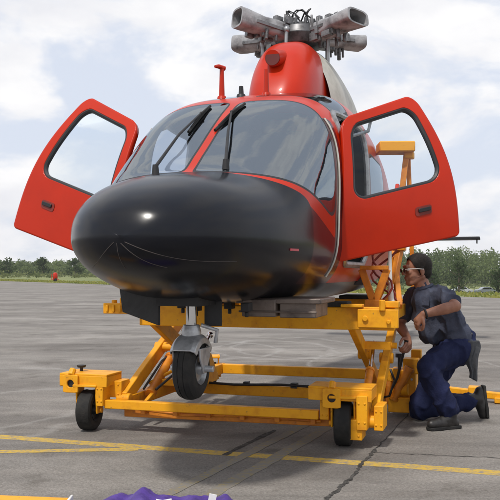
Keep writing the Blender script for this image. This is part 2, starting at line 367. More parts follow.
# ------------------------------------------------------------------ far vegetation
def leafmat(name, c1, c2, sc=.5):
    m = bpy.data.materials.new(name); m.use_nodes = True; t_ = m.node_tree; b_ = t_.nodes['Principled BSDF']; b_.inputs['Roughness'].default_value = .8
    tc_ = N(t_, 'ShaderNodeTexCoord'); n_ = N(t_, 'ShaderNodeTexNoise'); n_.inputs['Scale'].default_value = sc; n_.inputs['Detail'].default_value = 5
    g_ = N(t_, 'ShaderNodeNewGeometry'); ad = N(t_, 'ShaderNodeMath', operation='MULTIPLY_ADD'); ad.inputs[1].default_value = .35
    r_ = N(t_, 'ShaderNodeValToRGB'); r_.color_ramp.elements[0].position = .45; r_.color_ramp.elements[1].position = .85
    r_.color_ramp.elements[0].color = (*c1, 1); r_.color_ramp.elements[1].color = (*c2, 1)
    t_.links.new(tc_.outputs['Object'], n_.inputs['Vector']); t_.links.new(g_.outputs['Random Per Island'], ad.inputs[0]); t_.links.new(n_.outputs['Fac'], ad.inputs[2])
    t_.links.new(ad.outputs[0], r_.inputs['Fac']); t_.links.new(r_.outputs[0], b_.inputs['Base Color']); b_.inputs['Specular IOR Level'].default_value = .15
    tr_ = N(t_, 'ShaderNodeBsdfTranslucent'); ms_ = N(t_, 'ShaderNodeMixShader'); ms_.inputs[0].default_value = .45; t_.links.new(r_.outputs[0], tr_.inputs[0])
    t_.links.new(b_.outputs[0], ms_.inputs[1]); t_.links.new(tr_.outputs[0], ms_.inputs[2]); t_.links.new(ms_.outputs[0], t_.nodes['Material Output'].inputs['Surface']); return m
lf_far = leafmat('far_pine_foliage', (.075, .115, .030), (.175, .22, .075), .06)
lf_tree = leafmat('dark_leaf_foliage', (.035, .06, .022), (.09, .125, .045), .4)
lf_low = leafmat('pale_shrub_foliage', (.10, .13, .05), (.20, .22, .09), .15)
def leaves(m, c, rad, n, sz):
    for _ in range(n):
        while True:
            p = V(random.uniform(-1, 1), random.uniform(-1, 1), random.uniform(-1, 1))
            if .25 < p.length < 1: break
        p = V(c[0]+p.x*rad[0], c[1]+p.y*rad[1], c[2]+p.z*rad[2])
        a = V(random.gauss(0, 1), random.gauss(0, 1), random.gauss(0, .8)).normalized(); b_ = a.orthogonal().normalized(); b_ = b_*math.cos(_)+a.cross(b_)*math.sin(_)
        s_ = sz*random.uniform(.5, 1.2); c_ = a.cross(b_)
        m.add([p-b_*s_, p-c_*s_*.6, p+b_*s_, p+c_*s_*.6], [(0, 1, 2, 3)])
wood = MB(); 
for k in range(1500):
    ang = random.uniform(-.62, .62); near = random.random()
    Y = random.uniform(255, 330) if ang > .1 else random.uniform(300, 390); X = Y*math.tan(ang); gz = field_z(X, Y)
    top = (8.2+random.gauss(0, .7)) if ang > .06 else (5.2+random.gauss(0, .6))
    top += .9*noise.noise(V(X*.05, 0, 3))
    hgt = top-gz; cr_h = hgt*random.uniform(.3, .5); rx = random.uniform(1.1, 2.6)
    wood.tube([(X, Y, gz), (X, Y, top-cr_h*.4)], [.18, .08], 5)
    for q in range(4): leaves(wood, (X+random.uniform(-1, 1)*rx*.5, Y+random.uniform(-1, 1), top-cr_h*(q+.6)/4), (rx*(.6+.5*q/4), rx, cr_h*.28), 16, .42)
    leaves(wood, (X, Y-2, gz+hgt*.25), (2.6, 2, hgt*.34), 26, .5)
for k in range(2600):
    ang = random.uniform(-.62, .62); Y = random.uniform(250, 262) if ang > .08 else random.uniform(292, 304); X = Y*math.tan(ang); gz = field_z(X, Y)
    tp = (6.2 if ang > .08 else 3.8)+1.4*noise.noise(V(X*.09, 2, 3)); hh = (tp-gz)*random.uniform(.15, .8)
    leaves(wood, (X, Y, gz+hh), (2.0, 1.5, (tp-gz)*.16), 14, .5)
tag(wood.build('distant_woods', lf_far, smooth=False, fix=False), 'long hazy green line of pine woods along the far edge of the airfield', 'woods', kind='stuff')
scr = MB()
for k in range(420):
    ang = random.uniform(-.6, .6); Y = random.uniform(150, 235); X = Y*math.tan(ang); gz = field_z(X, Y); h_ = random.uniform(.4, 1.6)
    leaves(scr, (X, Y, gz+h_*.45), (random.uniform(.8, 2.6), 1, h_*.6), 26, .33)
tag(scr.build('field_scrub', lf_low, smooth=False, fix=False), 'low pale scrub and tall weeds at the foot of the far woods', 'scrub', kind='stuff')
def tree(name, x, y, h_, wd, label, dens=900, sz=.24):
    gz = field_z(x, y); root = empty(name, (x, y, gz)); tag(root, label, 'tree', 'trees in front of the woods')
    tr = MB(); tr.tube([(0, 0, -.1), (.05, 0, h_*.3), (0, .05, h_*.75)], [.16, .12, .04], 8)
    for k in range(7):
        a = k*2.4; tr.tube([(0, 0, h_*(.2+.07*k)), (math.cos(a)*wd*.3, math.sin(a)*wd*.3, h_*(.38+.07*k))], [.06, .02], 5)
    tr.build('trunk', M['bark'], root)
    cr_ = MB(); 
    for k in range(22):
        a = random.uniform(0, 6.28); rr = random.uniform(0, .36)*wd; z_ = random.uniform(.22, .86)*h_; sc = 1-.55*max(0, z_/h_-.45)/.5
        leaves(cr_, (math.cos(a)*rr*sc, math.sin(a)*rr*sc, z_), (wd*.19, wd*.19, h_*.14), dens//22, sz)
    cr_.build('crown', lf_tree, root, smooth=False, fix=False)
tree('broadleaf_tree', 34.5, 129, 7.2, 6.6, 'dense dark green tree right of the kneeling man, widest of those before the woods')
tree('broadleaf_tree', 30.8, 133, 5.0, 4.0, 'smallest dark green tree, just behind the head of the kneeling man', 600)
tree('broadleaf_tree', 40.4, 127, 6.2, 4.6, 'dark green tree at the right edge of the photo by the parked cars', 700)
tree('broadleaf_tree', -64, 205, 5.6, 5.5, 'leftmost round green tree before the far woods', 500, .35)
tree('broadleaf_tree', -54.5, 205, 5.2, 4.6, 'round green tree just left of the small red cart, across the field', 500, .35)
tree('broadleaf_tree', -46, 205, 5.0, 6.2, 'wide green tree right of the small red cart, nearest the black helicopter nose', 500, .35)
# grass verge tufts along the apron edge
vg = MB()
for k in range(9000):
    X = random.uniform(-75, 35); Y = edge_y(X)+random.uniform(.2, 16)**1.0; 
    if abs(X/Y) > .55: continue
    gz = field_z(X, Y); h_ = random.uniform(.05, .17); a = random.uniform(0, 3.14); dx, dy = math.cos(a)*.12, math.sin(a)*.12
    vg.add([V(X-dx, Y-dy, gz), V(X+dx, Y+dy, gz), V(X+dx*.4, Y+dy*.4+.05, gz+h_)], [(0, 1, 2)])
tag(vg.build('grass_verge', leafmat('verge_grass', (.13, .16, .035), (.30, .29, .08), .2), smooth=False, fix=False), 'yellow-green rough grass growing along the edge of the apron', 'grass', kind='stuff')

# parked cars far right
def far_car(x, y, col, label):
    gz = field_z(x, y); root = empty('parked_car', (x, y, gz), R(4)); tag(root, label, 'car', 'cars parked at the edge of the field')
    paint = mat('car_paint', col, .3, coat=.6)
    b_ = MB(); pr = [(-2.2, .35), (-2.2, .75), (-2.05, .88), (-1.35, .95), (-.75, 1.38), (.65, 1.40), (1.25, .98), (2.1, .82), (2.2, .6), (2.2, .35)]
    b_.prism(pr, (0, 0, 0), (1, 0, 0), (0, 0, 1), 1.7); b_.build('body', paint, root, bevel=.06)
    g_ = MB(); g_.prism([(-1.15, .98), (-.68, 1.3), (.58, 1.32), (1.0, .98)], (0, 0, 0), (1, 0, 0), (0, 0, 1), 1.72); g_.build('window', M['darkglass'], root)
    for sx in (-1.35, 1.35):
        for sy in (-.78, .78):
            w_ = MB(); w_.lathe((sx, sy, .32), (0, 1, 0), [(0, -.1), (.3, -.1), (.33, -.06), (.33, .06), (.3, .1), (0, .1)], 18); wh = w_.build('wheel', M['rubber'], root)
            w_ = MB(); w_.lathe((sx, sy*1.02, .32), (0, 1, 0), [(0, -.11), (.18, -.1), (.2, -.09), (.2, .09), (.18, .1), (0, .11)], 14); w_.build('rim', M['steel'], wh)
far_car(42.8, 158, (.42, .44, .46), 'silver car parked beyond the apron, the left of two small cars')
far_car(47.2, 156, (.16, .18, .20), 'dark grey car parked beyond the apron, the right of two small cars')
# red cart far left
root = empty('fire_extinguisher_cart', (-23.6, 94.5, .0), R(20)); tag(root, 'small red wheeled fire extinguisher cart standing at the far edge of the apron', 'cart')
b_ = MB(); b_.lathe((0, 0, .28), (0, 0, 1), [(0, 0), (.24, .0), (.28, .06), (.28, .62), (.2, .76), (.06, .82), (0, .82)], 20); b_.build('bottle', M['red'], root)
b_ = MB(); b_.box((0, 0, .22), (.9, .6, .06)); b_.tube([(-.4, -.2, .25), (-.4, -.2, .9), (-.4, .2, .9), (-.4, .2, .25)], .025, 8); b_.build('frame', M['red'], root)
for sy in (-.36, .36):
    b_ = MB(); b_.lathe((0, sy, .2), (0, 1, 0), [(0, -.04), (.16, -.04), (.2, -.03), (.2, .03), (.16, .04), (0, .04)], 18); b_.build('wheel', M['rubber'], root)

# ------------------------------------------------------------------ HELICOPTER (local: x = port, y = aft, z = up)
PSI = R(17); HX, HY = -.583, 3.5
def hw(wx, s): return (HX+s*math.sin(PSI)+wx*math.cos(PSI), HY+s*math.cos(PSI)-wx*math.sin(PSI))
heli = empty('helicopter', (HX, HY, 0), -PSI)
tag(heli, 'red helicopter with black nose, both cockpit doors open, blades removed, raised on the yellow lift', 'helicopter')
TW = [(0, 0), (.02, .11), (.06, .20), (.15, .315), (.28, .41), (.45, .485), (.8, .585), (1.2, .655), (1.75, .70), (2.4, .72), (3.4, .72), (4.4, .68), (5.4, .50), (6.6, .30), (8, .22), (10.2, .15), (11.2, .06)]
TT = [(0, 1.30), (.02, 1.365), (.06, 1.44), (.15, 1.515), (.28, 1.58), (.45, 1.635), (.8, 1.695), (1.0, 1.82), (1.3, 2.03), (1.55, 2.19), (1.75, 2.29), (2.0, 2.37), (2.4, 2.46), (3, 2.5), (4.2, 2.5), (5.4, 2.3), (6.6, 2.05), (8, 1.93), (10.2, 1.82), (11.2, 1.74)]
TB = [(0, 1.30), (.02, 1.235), (.06, 1.19), (.15, 1.135), (.28, 1.085), (.45, 1.04), (.8, .99), (1.2, .965), (1.75, .95), (2.4, .93), (4.2, .95), (5.4, 1.15), (6.6, 1.4), (8, 1.53), (10.2, 1.62), (11.2, 1.66)]
TM = [(0, 1.315), (.45, 1.325), (.8, 1.335), (1.2, 1.38), (1.75, 1.45), (2.4, 1.5), (4.2, 1.55), (6.6, 1.72), (11.2, 1.7)]
TNU = [(0, 2.2), (.5, 2.4), (.8, 2.65), (1.2, 3.3), (1.75, 4.0), (2.4, 4.2), (4.2, 3), (6, 2.2), (11.2, 2)]
TNL = [(0, 2.0), (.5, 2.1), (.8, 2.3), (1.75, 3), (4.2, 3.2), (6, 2.2), (11.2, 2)]
def hull(s, th):
    """th: 0 = port side at max width, +90 = top, -90 = bottom"""
    w_, zt, zb, zm = interp(TW, s), interp(TT, s), interp(TB, s), interp(TM, s); n = interp(TNU if math.sin(th) >= 0 else TNL, s)
    c_, s_ = math.cos(th), math.sin(th)
    x = w_*math.copysign(abs(c_)**(2/n), c_); z = (zt-zm if s_ >= 0 else zm-zb)*math.copysign(abs(s_)**(2/n), s_)
    return V(x, s, zm+z)
def hull_top(x, s):
    w_, zt, zm, n = interp(TW, s), interp(TT, s), interp(TM, s), interp(TNU, s)
    return zm+(zt-zm)*max(0, 1-abs(x/w_)**n)**(1/n)
def hull_side(s, z, sg):
    w_, zt, zb, zm = interp(TW, s), interp(TT, s), interp(TB, s), interp(TM, s); n = interp(TNU if z >= zm else TNL, s)
    h_ = zt-zm if z >= zm else zm-zb
    return sg*w_*max(0, 1-abs((z-zm)/h_)**n)**(1/n)
ss = [0, .004, .010, .018, .028, .04, .055, .07, .09]+[.11+.02*i for i in range(10)]+[.31+.025*i for i in range(75)]
ss += [ss[-1]+.05*i for i in range(1, 60)]; x_ = ss[-1]
while x_ < 11.1: x_ += .2; ss.append(min(x_, 11.2))
NTH = 192
def thj(j):  # even out spacing for squarish sections
    a = 2*math.pi*j/NTH; return a-.13*math.sin(4*a)
hv = []; 
for s_ in ss:
    for j in range(NTH): hv.append(hull(s_, thj(j)))
hf = [(i*NTH+j, i*NTH+(j+1) % NTH, (i+1)*NTH+(j+1) % NTH, (i+1)*NTH+j) for i in range(len(ss)-1) for j in range(NTH)]
def f_pane(v, sg):
    if v.y > 2.3: return -1
    return smin(smin(v.z-(1.69-.33*(v.y-.8)), 1.70-.16*min(abs(v.x)/.7, 1.1)**6-v.y, .20), (v.x*sg-.022)*1.2, .05)
def f_roof(v, sg): return sdbox(v.x*sg, v.y, .35, 2.09, .29, .23, .08) if v.z > 2 else -1
def f_door(v, sg): return sdbox(v.y, v.z, 2.22, 1.70, .40, .50, .10) if v.x*sg > 0 else -1
def f_cwin(v, sg): return sdbox(v.y, v.z, 3.20, 1.80, .42, .27, .10) if v.x*sg > 0 else -1
def f_black(v):
    a = min(abs(v.x)/.6, 1.2)
    if v.y > 3: return max(1.08-v.z, -1)
    g = (1.69-.33*(v.y-.8)-.045*a**2) - v.z + (0 if v.y > .8 else 1)*.2
    return max(smin(g, 1.12-.12*(v.z-1.3)-v.y, .10), 1.08-v.z)
cur = (hv, hf); pieces = {}
for sg in (1, -1):
    for nm, fn in (('windshield_pane', f_pane), ('roof_window', f_roof), ('cabin_window', f_cwin), ('door_hole', f_door)):
        ins, out = clip(cur[0], cur[1], lambda v, fn=fn, sg=sg: fn(v, sg)); pieces[(nm, sg)] = ins; cur = out
blk, red = clip(cur[0], cur[1], f_black)
def f_hull_shade(v):
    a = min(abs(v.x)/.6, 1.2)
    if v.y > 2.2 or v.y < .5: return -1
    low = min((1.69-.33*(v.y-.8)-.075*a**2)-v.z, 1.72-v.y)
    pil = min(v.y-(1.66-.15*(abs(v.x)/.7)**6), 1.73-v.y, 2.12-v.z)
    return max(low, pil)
mrn, red = clip(red[0], red[1], f_hull_shade)
def mk(vf, name, m, **k):
    b = MB(); b.v, b.f = vf; return b.build(name, m, heli, **k)
mk(red, 'fuselage_shell', M['red'], ang=60)
mk(blk, 'nose_cone', M['nose'], ang=60)
for q_ in clip(mrn[0], mrn[1], lambda v: v.x): mk(q_, 'painted_hull_shade', M['red_shade'], ang=60)  # painted shade on the red lower side and windshield pillar, no separate panel
ln_, _ = clip(cur[0], cur[1], lambda v: (v.y-.3)*(4.6-v.y))
_b = MB(); _b.v = [V(v.x*.965, v.y, 1.5+(v.z-1.5)*.965) for v in ln_[0]]; _b.f = ln_[1]; _b.build('cabin_liner', M['cabin'], heli, ang=60)
for sg in (1, -1):
    for nm, fn, g_ in (('windshield_pane', f_pane, M['winglass']), ('roof_window', f_roof, M['darkglass']), ('cabin_window', f_cwin, M['darkglass'])):
        wv, wf = pieces[(nm, sg)]
        rim, inner = clip(wv, wf, lambda v, fn=fn, sg=sg: .016-fn(v, sg))
        p_ = mk(inner, nm, g_, ang=60)
        sl = MB(); sl.v, sl.f = rim; sl.build('window_seal', M['seal'], p_, ang=60)
# door frame trim
for sg in (1, -1):
    tr = MB(); pts = [V(hull_side(y, z, sg), y, z) for y, z in rbox_pts(2.22, 1.70, .40, .50, .10, 6)]
    if 1:
        e_ = MB(); e_.tube([V(hull_side(1.56+.11*(z_-1.15), z_, sg)+sg*.006, 1.56+.11*(z_-1.15), z_) for z_ in [1.12+.05*k for k in range(21)]], .006, 8); e_.build('door_post_strip', M['cream'], heli)
    tr.ring(pts, .022, 8); tr.build('door_frame', M['steel'], heli)
# cockpit interior
b = MB(); b.box((0, 2.15, 1.13), (1.14, 1.4, .04)); b.box((0, 2.86, 1.65), (1.34, .04, 1.2)); b.build('cabin_floor', M['cabin'], heli)
b = MB(); b.prism([(.98, 1.3), (.98, 1.55), (1.2, 1.66), (1.36, 1.62), (1.36, 1.3)], (0, 0, 0), (0, 1, 0), (0, 0, 1), 1.02); b.build('instrument_panel', M['cabin'], heli, bevel=.02)
for sx in (-.33, .33):
    b = MB(); b.box((sx, 2.10, 1.38), (.46, .48, .14)); b.box((sx, 2.36, 1.70), (.44, .12, .62), Matrix.Rotation(R(-10), 3, 'X')); b.box((sx, 2.42, 2.06), (.26, .09, .17)); b.box((sx, 2.15, 1.22), (.36, .4, .2))
    b.build('pilot_seat', M['seatfab'], heli, bevel=.035)
# doors
def door(HT, HB, OB, OT, sg, name_label=None):
    HT, HB, OB, OT = map(Vector, (HT, HB, OB, OT))
    Wd, Hd = (OB-HB).length*.85, (HT-HB).length
    nrm = ((OB-HB).cross(HT-HB)).normalized()
    if nrm.y > 0: nrm = -nrm
    inw = (OB-HB).normalized()
    def P(u, v, off=0):
        a = HB.lerp(OB, u); c_ = HT.lerp(OT, u); p = a.lerp(c_, v)
        return p+inw*(.055*u*math.sin(math.pi*min(v, 1)))+nrm*(.07*math.sin(math.pi*min(max(v, 0), 1))+off)
    nu, nv = 70, 80
    vs_ = []; uv = {}
    vs_ = [V(i/nu, j/nv, 0) for j in range(nv+1) for i in range(nu+1)]
    fs = [(j*(nu+1)+i, j*(nu+1)+i+1, (j+1)*(nu+1)+i+1, (j+1)*(nu+1)+i) for j in range(nv) for i in range(nu)]
    def fo(v):
        x, y = v.x*Wd, v.y*Hd
        q = sdbox(x, y, Wd/2, Hd/2, Wd/2-.001, Hd/2-.001, .03 if y < Hd/2 else .085); return q
    WX = (.09, .905); WY = (.39, .935)
    wp = (Wd*(WX[0]+WX[1])/2, Hd*(WY[0]+WY[1])/2, Wd*(WX[1]-WX[0])/2, Hd*(WY[1]-WY[0])/2, .10)
    def fwn(v): return sdbox(v.x*Wd, v.y*Hd, *wp)
    ok, _ = clip(vs_, fs, fo); win, skin_ = clip(ok[0], ok[1], fwn)
    d = MB(); d.v = [P(v.x, v.y) for v in skin_[0]]; d.f = skin_[1]
    if sg < 0: pass
    dr = d.build('cockpit_door', [M['red']], heli, ang=50); k = dr.modifiers.new('s', 'SOLIDIFY'); k.thickness = .045; k.offset = 0
    g = MB(); g.v = [P(v.x, v.y, .0) for v in win[0]]; g.f = win[1]; g.build('door_glass', M['doorglass'], dr, ang=60)
    s2 = MB(); s2.ring([P(x/Wd, y/Hd, .0) for x, y in rbox_pts(*wp, 8)], .021, 10); s2.build('window_seal', M['seal'], dr)
    # handle: recessed cup and paddle
    c0 = P(.70, .22, .024); ux = (P(.8, .22)-P(.6, .22)).normalized(); uy = (P(.7, .3)-P(.7, .14)).normalized()
    h_ = MB(); h_.prism([(x, y) for x, y in rbox_pts(0, 0, .062, .030, .02, 4)], c0, ux, uy, .006); h_.build('handle_recess', M['hose'], dr)
    h_ = MB(); h_.prism([(x, y) for x, y in rbox_pts(.005, .004, .045, .013, .008, 3)], c0+nrm*.008, ux, uy, .012); h_.build('door_handle', M['seal'], dr, bevel=.003)
    return P, dr, nrm
Pp, dp, npt = door((.665, 1.80, 2.131), (.650, 1.74, 1.213), (1.387, 2.202, 1.39), (1.075, 2.22, 2.345), 1)
Ps, ds, nst = door((-.745, 1.806, 2.177), (-.87, 1.62, 1.195), (-1.728, 1.772, 1.472), (-1.225, 1.973, 2.433), -1)
# grab handle inside port door
b = MB(); b.tube([Pp(.16, .90, -.03), Pp(.17, .86, -.05), Pp(.36, .86, -.05), Pp(.40, .92, -.03)], .011, 8); b.build('grab_handle', M['steel'], dp)
# nose seams, placard
def seam(pts, r=.004):
    b.tube(pts, r, 6)
def on_hull(s, z, sg, off=.001): return V(hull_side(s, z, sg), s, z)
def at_front(x, z):
    lo, hi = .001, 1.6
    for _ in range(40):
        m_ = (lo+hi)/2
        w_, zt, zb, zm = interp(TW, m_), interp(TT, m_), interp(TB, m_), interp(TM, m_); n_ = interp(TNU if z >= zm else TNL, m_); hh = zt-zm if z >= zm else zm-zb
        if hh > 1e-6 and w_ > 1e-6 and abs(x/w_)**n_+abs((z-zm)/hh)**n_ < 1: hi = m_
        else: lo = m_
    return V(x, hi-.0005, z)
for pa, pb, bow in (((.02, 1.285), (.42, 1.20), -.03), ((.0, 1.28), (.17, 1.17), -.02), ((-.02, 1.28), (-.02, 1.165), 0), ((-.035, 1.285), (-.24, 1.17), -.015)):
    b = MB(); seam([at_front(pa[0]+(pb[0]-pa[0])*k/16, pa[1]+(pb[1]-pa[1])*k/16+bow*math.sin(math.pi*k/16)) for k in range(17)], .0017); b.build('nose_seam', M['seam'], heli)

b = MB(); p = on_hull(.86, 1.268, 1); b.box(p+V(.002, 0, 0), (.008, .10, .012), Matrix.Rotation(R(-10), 3, 'Z')); b.build('placard', M['placard'], heli)
# wipers
def wiper(b0, tip, ba, bb):
    def hp(q, off): return V(q[0], q[1], hull_top(q[0], q[1])+off)
    b = MB(); p0, p1 = hp(b0, .035), hp(tip, .035); mid = p0.lerp(p1, .5)+V(0, -.012, .02)
    b.tube([p0, mid, p1], [.010, .008, .006], 8); b.tube([p0-V(0, 0, .045), p0+V(0, 0, .012)], [.022, .016], 12); b.ball(p1, .010, 10, 6); o = b.build('wiper_arm', M['darkmetal'], heli)
    b = MB(); a, c_ = hp(ba, .012), hp(bb, .012); q = [hp((ba[0]+(bb[0]-ba[0])*k/6, ba[1]+(bb[1]-ba[1])*k/6), .012) for k in range(7)]
    b.tube(q, .009, 8); b.tube([a.lerp(c_, .12)+V(0, 0, .008), p1+V(0, 0, -.004), a.lerp(c_, .88)+V(0, 0, .008)], .007, 6); b.build('wiper_blade', M['rubber'], o)
wiper((-.20, .84), (-.15, 1.43), (-.16, 1.24), (-.15, 1.60))
wiper((.205, .87), (.055, 1.42), (.01, 1.24), (.085, 1.60))
# pitot masts on the roof
def mast(x, s, h_, head):
    z0 = hull_top(x, s)-.02; b = MB(); b.tube([(x, s, z0), (x, s, z0+h_)], [.022, .016], 10)
    b.tube([(x, s, z0), (x, s, z0+.03)], [.04, .03], 12)
    if head: b.tube([(x+.012, s+.02, z0+h_), (x-.015, s-.03, z0+h_+.005), (x-.03, s-.06, z0+h_-.002)], [.018, .016, .010], 10)
    b.build('pitot_mast' if head else 'roof_aerial', M['red'] if h_ > .15 else M['darkmetal'], heli)
mast(-.25, 2.12, .235, True); mast(.045, 2.25, .20, False); mast(-.13, 2.2, .09, False)
# mast fairing
def fairing(name, m, tab, s0, s1, ns, zb, ex=2.3):
    """tab rows: s -> (half width, top z, exponent)"""
    b = MB(); n = 48; vv = []
    for i in range(ns+1):
        s_ = s0+(s1-s0)*i/ns; w_ = interp([(r_[0], r_[1]) for r_ in tab], s_); zt = interp([(r_[0], r_[2]) for r_ in tab], s_)
        for j in range(n+1):
            a = math.pi*j/n; e = 2/ex
            vv.append(V(w_*math.copysign(abs(math.cos(a))**e, math.cos(a)), s_, zb+(zt-zb)*math.sin(a)**e))
    b.v = vv; b.f = [(i*(n+1)+j, i*(n+1)+j+1, (i+1)*(n+1)+j+1, (i+1)*(n+1)+j) for i in range(ns) for j in range(n)]
    b.f.append(tuple(range(ns*(n+1), (ns+1)*(n+1))))
    return b.build(name, m, heli, ang=50)
fairing('mast_fairing', M['red'], [(2.55, .02, 2.42), (2.60, .15, 2.56), (2.70, .23, 2.72), (2.86, .275, 2.92), (3.02, .295, 3.03), (3.2, .30, 3.075), (3.6, .31, 3.09)], 2.55, 3.34, 60, 2.36, 2.9)
fairing('engine_cowling', M['cream'], [(3.0, .24, 2.84), (3.12, .33, 2.98), (3.45, .43, 3.085), (4.0, .44, 3.04), (4.8, .38, 2.80), (5.6, .2, 2.4)], 3.18, 5.6, 44, 2.3)
b = MB(); b.tube([(-.02, 2.66, 2.81), (-.02, 2.72, 2.825), (-.01, 2.9, 2.86)], [.062, .070, .075], 24); sc = b.build('intake_scoop', M['red'], heli)
b = MB(); b.lathe((-.02, 2.657, 2.81), (0, -1, 0), [(0, 0), (.058, 0), (.058, .004), (0, .004)], 24); b.build('intake_shade_disc', mat('intake_shade_red', (.10, .008, .006), .6), sc)  # flat dark red disc, painted shade for the inside of the scoop mouth
# rotor head
hubz = 3.17
b = MB(); b.lathe((0, 3.5, 2.98), (0, 0, 1), [(.16, 0), (.10, .06), (.10, .12), (.20, .14), (.23, .22), (.20, .29), (.12, .31), (.10, .34), (.0, .34)], 28)
for k in range(12):
    a = k*math.pi/6; b.tube([(.16*math.cos(a), 3.5+.16*math.sin(a), 3.2), (.16*math.cos(a), 3.5+.16*math.sin(a), 3.335)], .016, 6)
rh = b.build('rotor_head', mat('oily_hub_metal', (.10, .10, .105), .4, metal=.5, col2=(.03, .03, .03), vscale=14), heli, bevel=.004)
def arm(tip, z, wd, ht, hollow, seed):
    rnd = random.Random(seed)
    c0 = V(0, 3.5, 3.19); c1 = V(tip[0], tip[1], z); d = (c1-c0); Ln = d.length; d.normalize(); sd_ = d.cross(V(0, 0, 1)).normalized(); up = sd_.cross(d)
    b = MB(); prof = []
    sec = [(.16, .09, .07), (.30, .10, .075), (.42, wd*.9, ht*.85), (.6, wd, ht), (Ln, wd, ht)]
    n = 28; vv = []
    def sp(a, w_, h_, e=.55): return (w_*math.copysign(abs(math.cos(a))**e, math.cos(a)), h_*math.copysign(abs(math.sin(a))**e, math.sin(a)))
    for (l, w_, h_) in sec:
        for j in range(n):
            x, y = sp(2*math.pi*j/n, w_, h_); vv.append(c0+d*l+sd_*x+up*y)
    # inner lip
    for (l, k) in ((Ln, .82), (Ln-.16, .78)):
        for j in range(n):
            x, y = sp(2*math.pi*j/n, wd*k, ht*k); vv.append(c0+d*l+sd_*x+up*y)
    m_ = len(sec)+2
    b.v = vv; b.f = [(i*n+j, i*n+(j+1) % n, (i+1)*n+(j+1) % n, (i+1)*n+j) for i in range(m_-1) for j in range(n)]+[tuple(range((m_-1)*n, m_*n)), tuple(range(n))[::-1]]
    o = b.build('blade_grip', M['hub'], rh, ang=45)
    b = MB()
    for k in range(34):
        l = rnd.uniform(.16, Ln*.72); x = rnd.uniform(-.11, .11); y = rnd.uniform(-.09, .11); q = c0+d*l+sd_*x+up*y
        if rnd.random() < .55: b.box(q, (rnd.uniform(.03, .09), rnd.uniform(.02, .06), rnd.uniform(.03, .07)), Matrix((d, -sd_, up)).transposed())
        else: b.tube([q-up*.05, q+up*rnd.uniform(.02, .06)], rnd.uniform(.008, .018), 8)
    b.beam(c0+sd_*.085+up*.02, c0+d*(Ln*.8)+sd_*.11-up*.01, .018, .03, up); b.beam(c0-sd_*.085, c0+d*(Ln*.8)-sd_*.11-up*.02, .018, .03, up)
    b.build('grip_fittings', mat('hub_fittings', (.20, .20, .205), .45, metal=.5, col2=(.05, .05, .05), vscale=20), o, bevel=.003)
    return o
arm((-.42, 3.00), 3.27, .085, .085, True, 1); arm((-.64, 3.70), 3.255, .105, .075, True, 2)
arm((.48, 3.86), 3.215, .11, .062, True, 3); arm((.56, 3.20), 3.245, .14, .065, True, 4)
for (x, y, x2, y2) in ((-.27, 3.32, -.30, 3.30), (-.06, 3.2, -.05, 3.22), (.26, 3.42, .27, 3.40), (.2, 3.7, .2, 3.7)):
    b = MB(); b.tube([(x, y, 2.9), (x2, y2, 3.22)], .017, 10); b.ball((x2, y2, 3.2), .03, 10, 6); b.build('pitch_link', M['steel'], rh)
b = MB()
for k in range(5):
    a0 = k*1.3; b.tube([(.06*math.cos(a0), 3.4+.06*math.sin(a0), 3.33)]+[(.06*math.cos(a0)+.07*math.sin(q*.8+k)*.8, 3.36+.02*q, 3.35+.07*math.sin(q*.62)) for q in range(1, 5)]+[(.2*math.cos(a0), 3.45, 3.28)], .007, 6)
b.build('hub_wiring', M['darkmetal'], rh)
# tail surfaces
b = MB()
def foil(pts_root, pts_tip, th):
    a = [Vector(p) for p in pts_root]; c_ = [Vector(p) for p in pts_tip]; return a, c_
b.prism([(9.95, 0), (10.4, 0), (10.4, .03), (9.95, .045)], (0, 0, 1.68), (0, 1, 0), (0, 0, 1), 2.9)
st = b.build('stabilizer', M['darkmetal'], heli, bevel=.012)
for sx in (-1.40, 1.40):
    b = MB(); b.box((sx, 10.1, 1.66), (.02, .12, .09)); b.build('stabilizer_tip', M['darkmetal'], st, bevel=.006)
b = MB(); b.prism([(10.3, 1.75), (11.1, 2.75), (11.5, 2.75), (11.25, 1.7), (11.3, 1.0), (11.05, .95), (10.5, 1.62)], (0, 0, 0), (0, 1, 0), (0, 0, 1), .07); b.build('tail_fin', M['red'], heli, bevel=.02)
# nose gear
gs = .84; gx = .015; wz = .62; wr = .172
b = MB(); b.tube([(gx, gs, 1.06), (gx, gs, .98)], .05, 16); b.tube([(gx, gs, 1.06), (gx, gs, .84)], .030, 18); ng = b.build('nose_gear_strut', M['chrome'], heli)
b = MB(); b.lathe((gx, gs, .80), (0, 0, 1), [(0, .06), (.045, .06), (.05, .04), (.055, .02), (.055, -.01), (0, -.01)], 20)
nA = 22
for k in range(nA): pass
rr_ = wr+.016; prof_ = [(-.077, -.050), (-.073, -.018), (-.052, 0), (.052, 0), (.073, -.018), (.077, -.050), (.070, -.050), (.066, -.024), (.048, -.009), (-.048, -.009), (-.066, -.024), (-.070, -.050)]
vv = []
for k in range(nA+1):
    a = R(-54+108*k/nA)
    for (px_, pr_) in prof_: vv.append(V(gx+px_, gs+math.sin(a)*(rr_+pr_), wz+math.cos(a)*(rr_+pr_)))
m_ = len(prof_); b.add(vv, [(k*m_+q, k*m_+(q+1) % m_, (k+1)*m_+(q+1) % m_, (k+1)*m_+q) for k in range(nA) for q in range(m_)]+[tuple(range(m_)), tuple(range(nA*m_, (nA+1)*m_))])
for sx in (-1, 1): b.prism([(-.085, .115), (.085, .115), (.075, .06), (.030, .0), (.022, -.025), (-.022, -.025), (-.030, .0), (-.075, .06)], (gx+sx*.077, gs, wz), (0, 1, 0), (0, 0, 1), .012)
b.tube([(gx-.12, gs, wz), (gx+.13, gs, wz)], .018, 12); b.tube([(gx+.06, gs-.01, .86), (gx+.14, gs+.03, .83), (gx+.13, gs+.03, .76)], .012, 8)
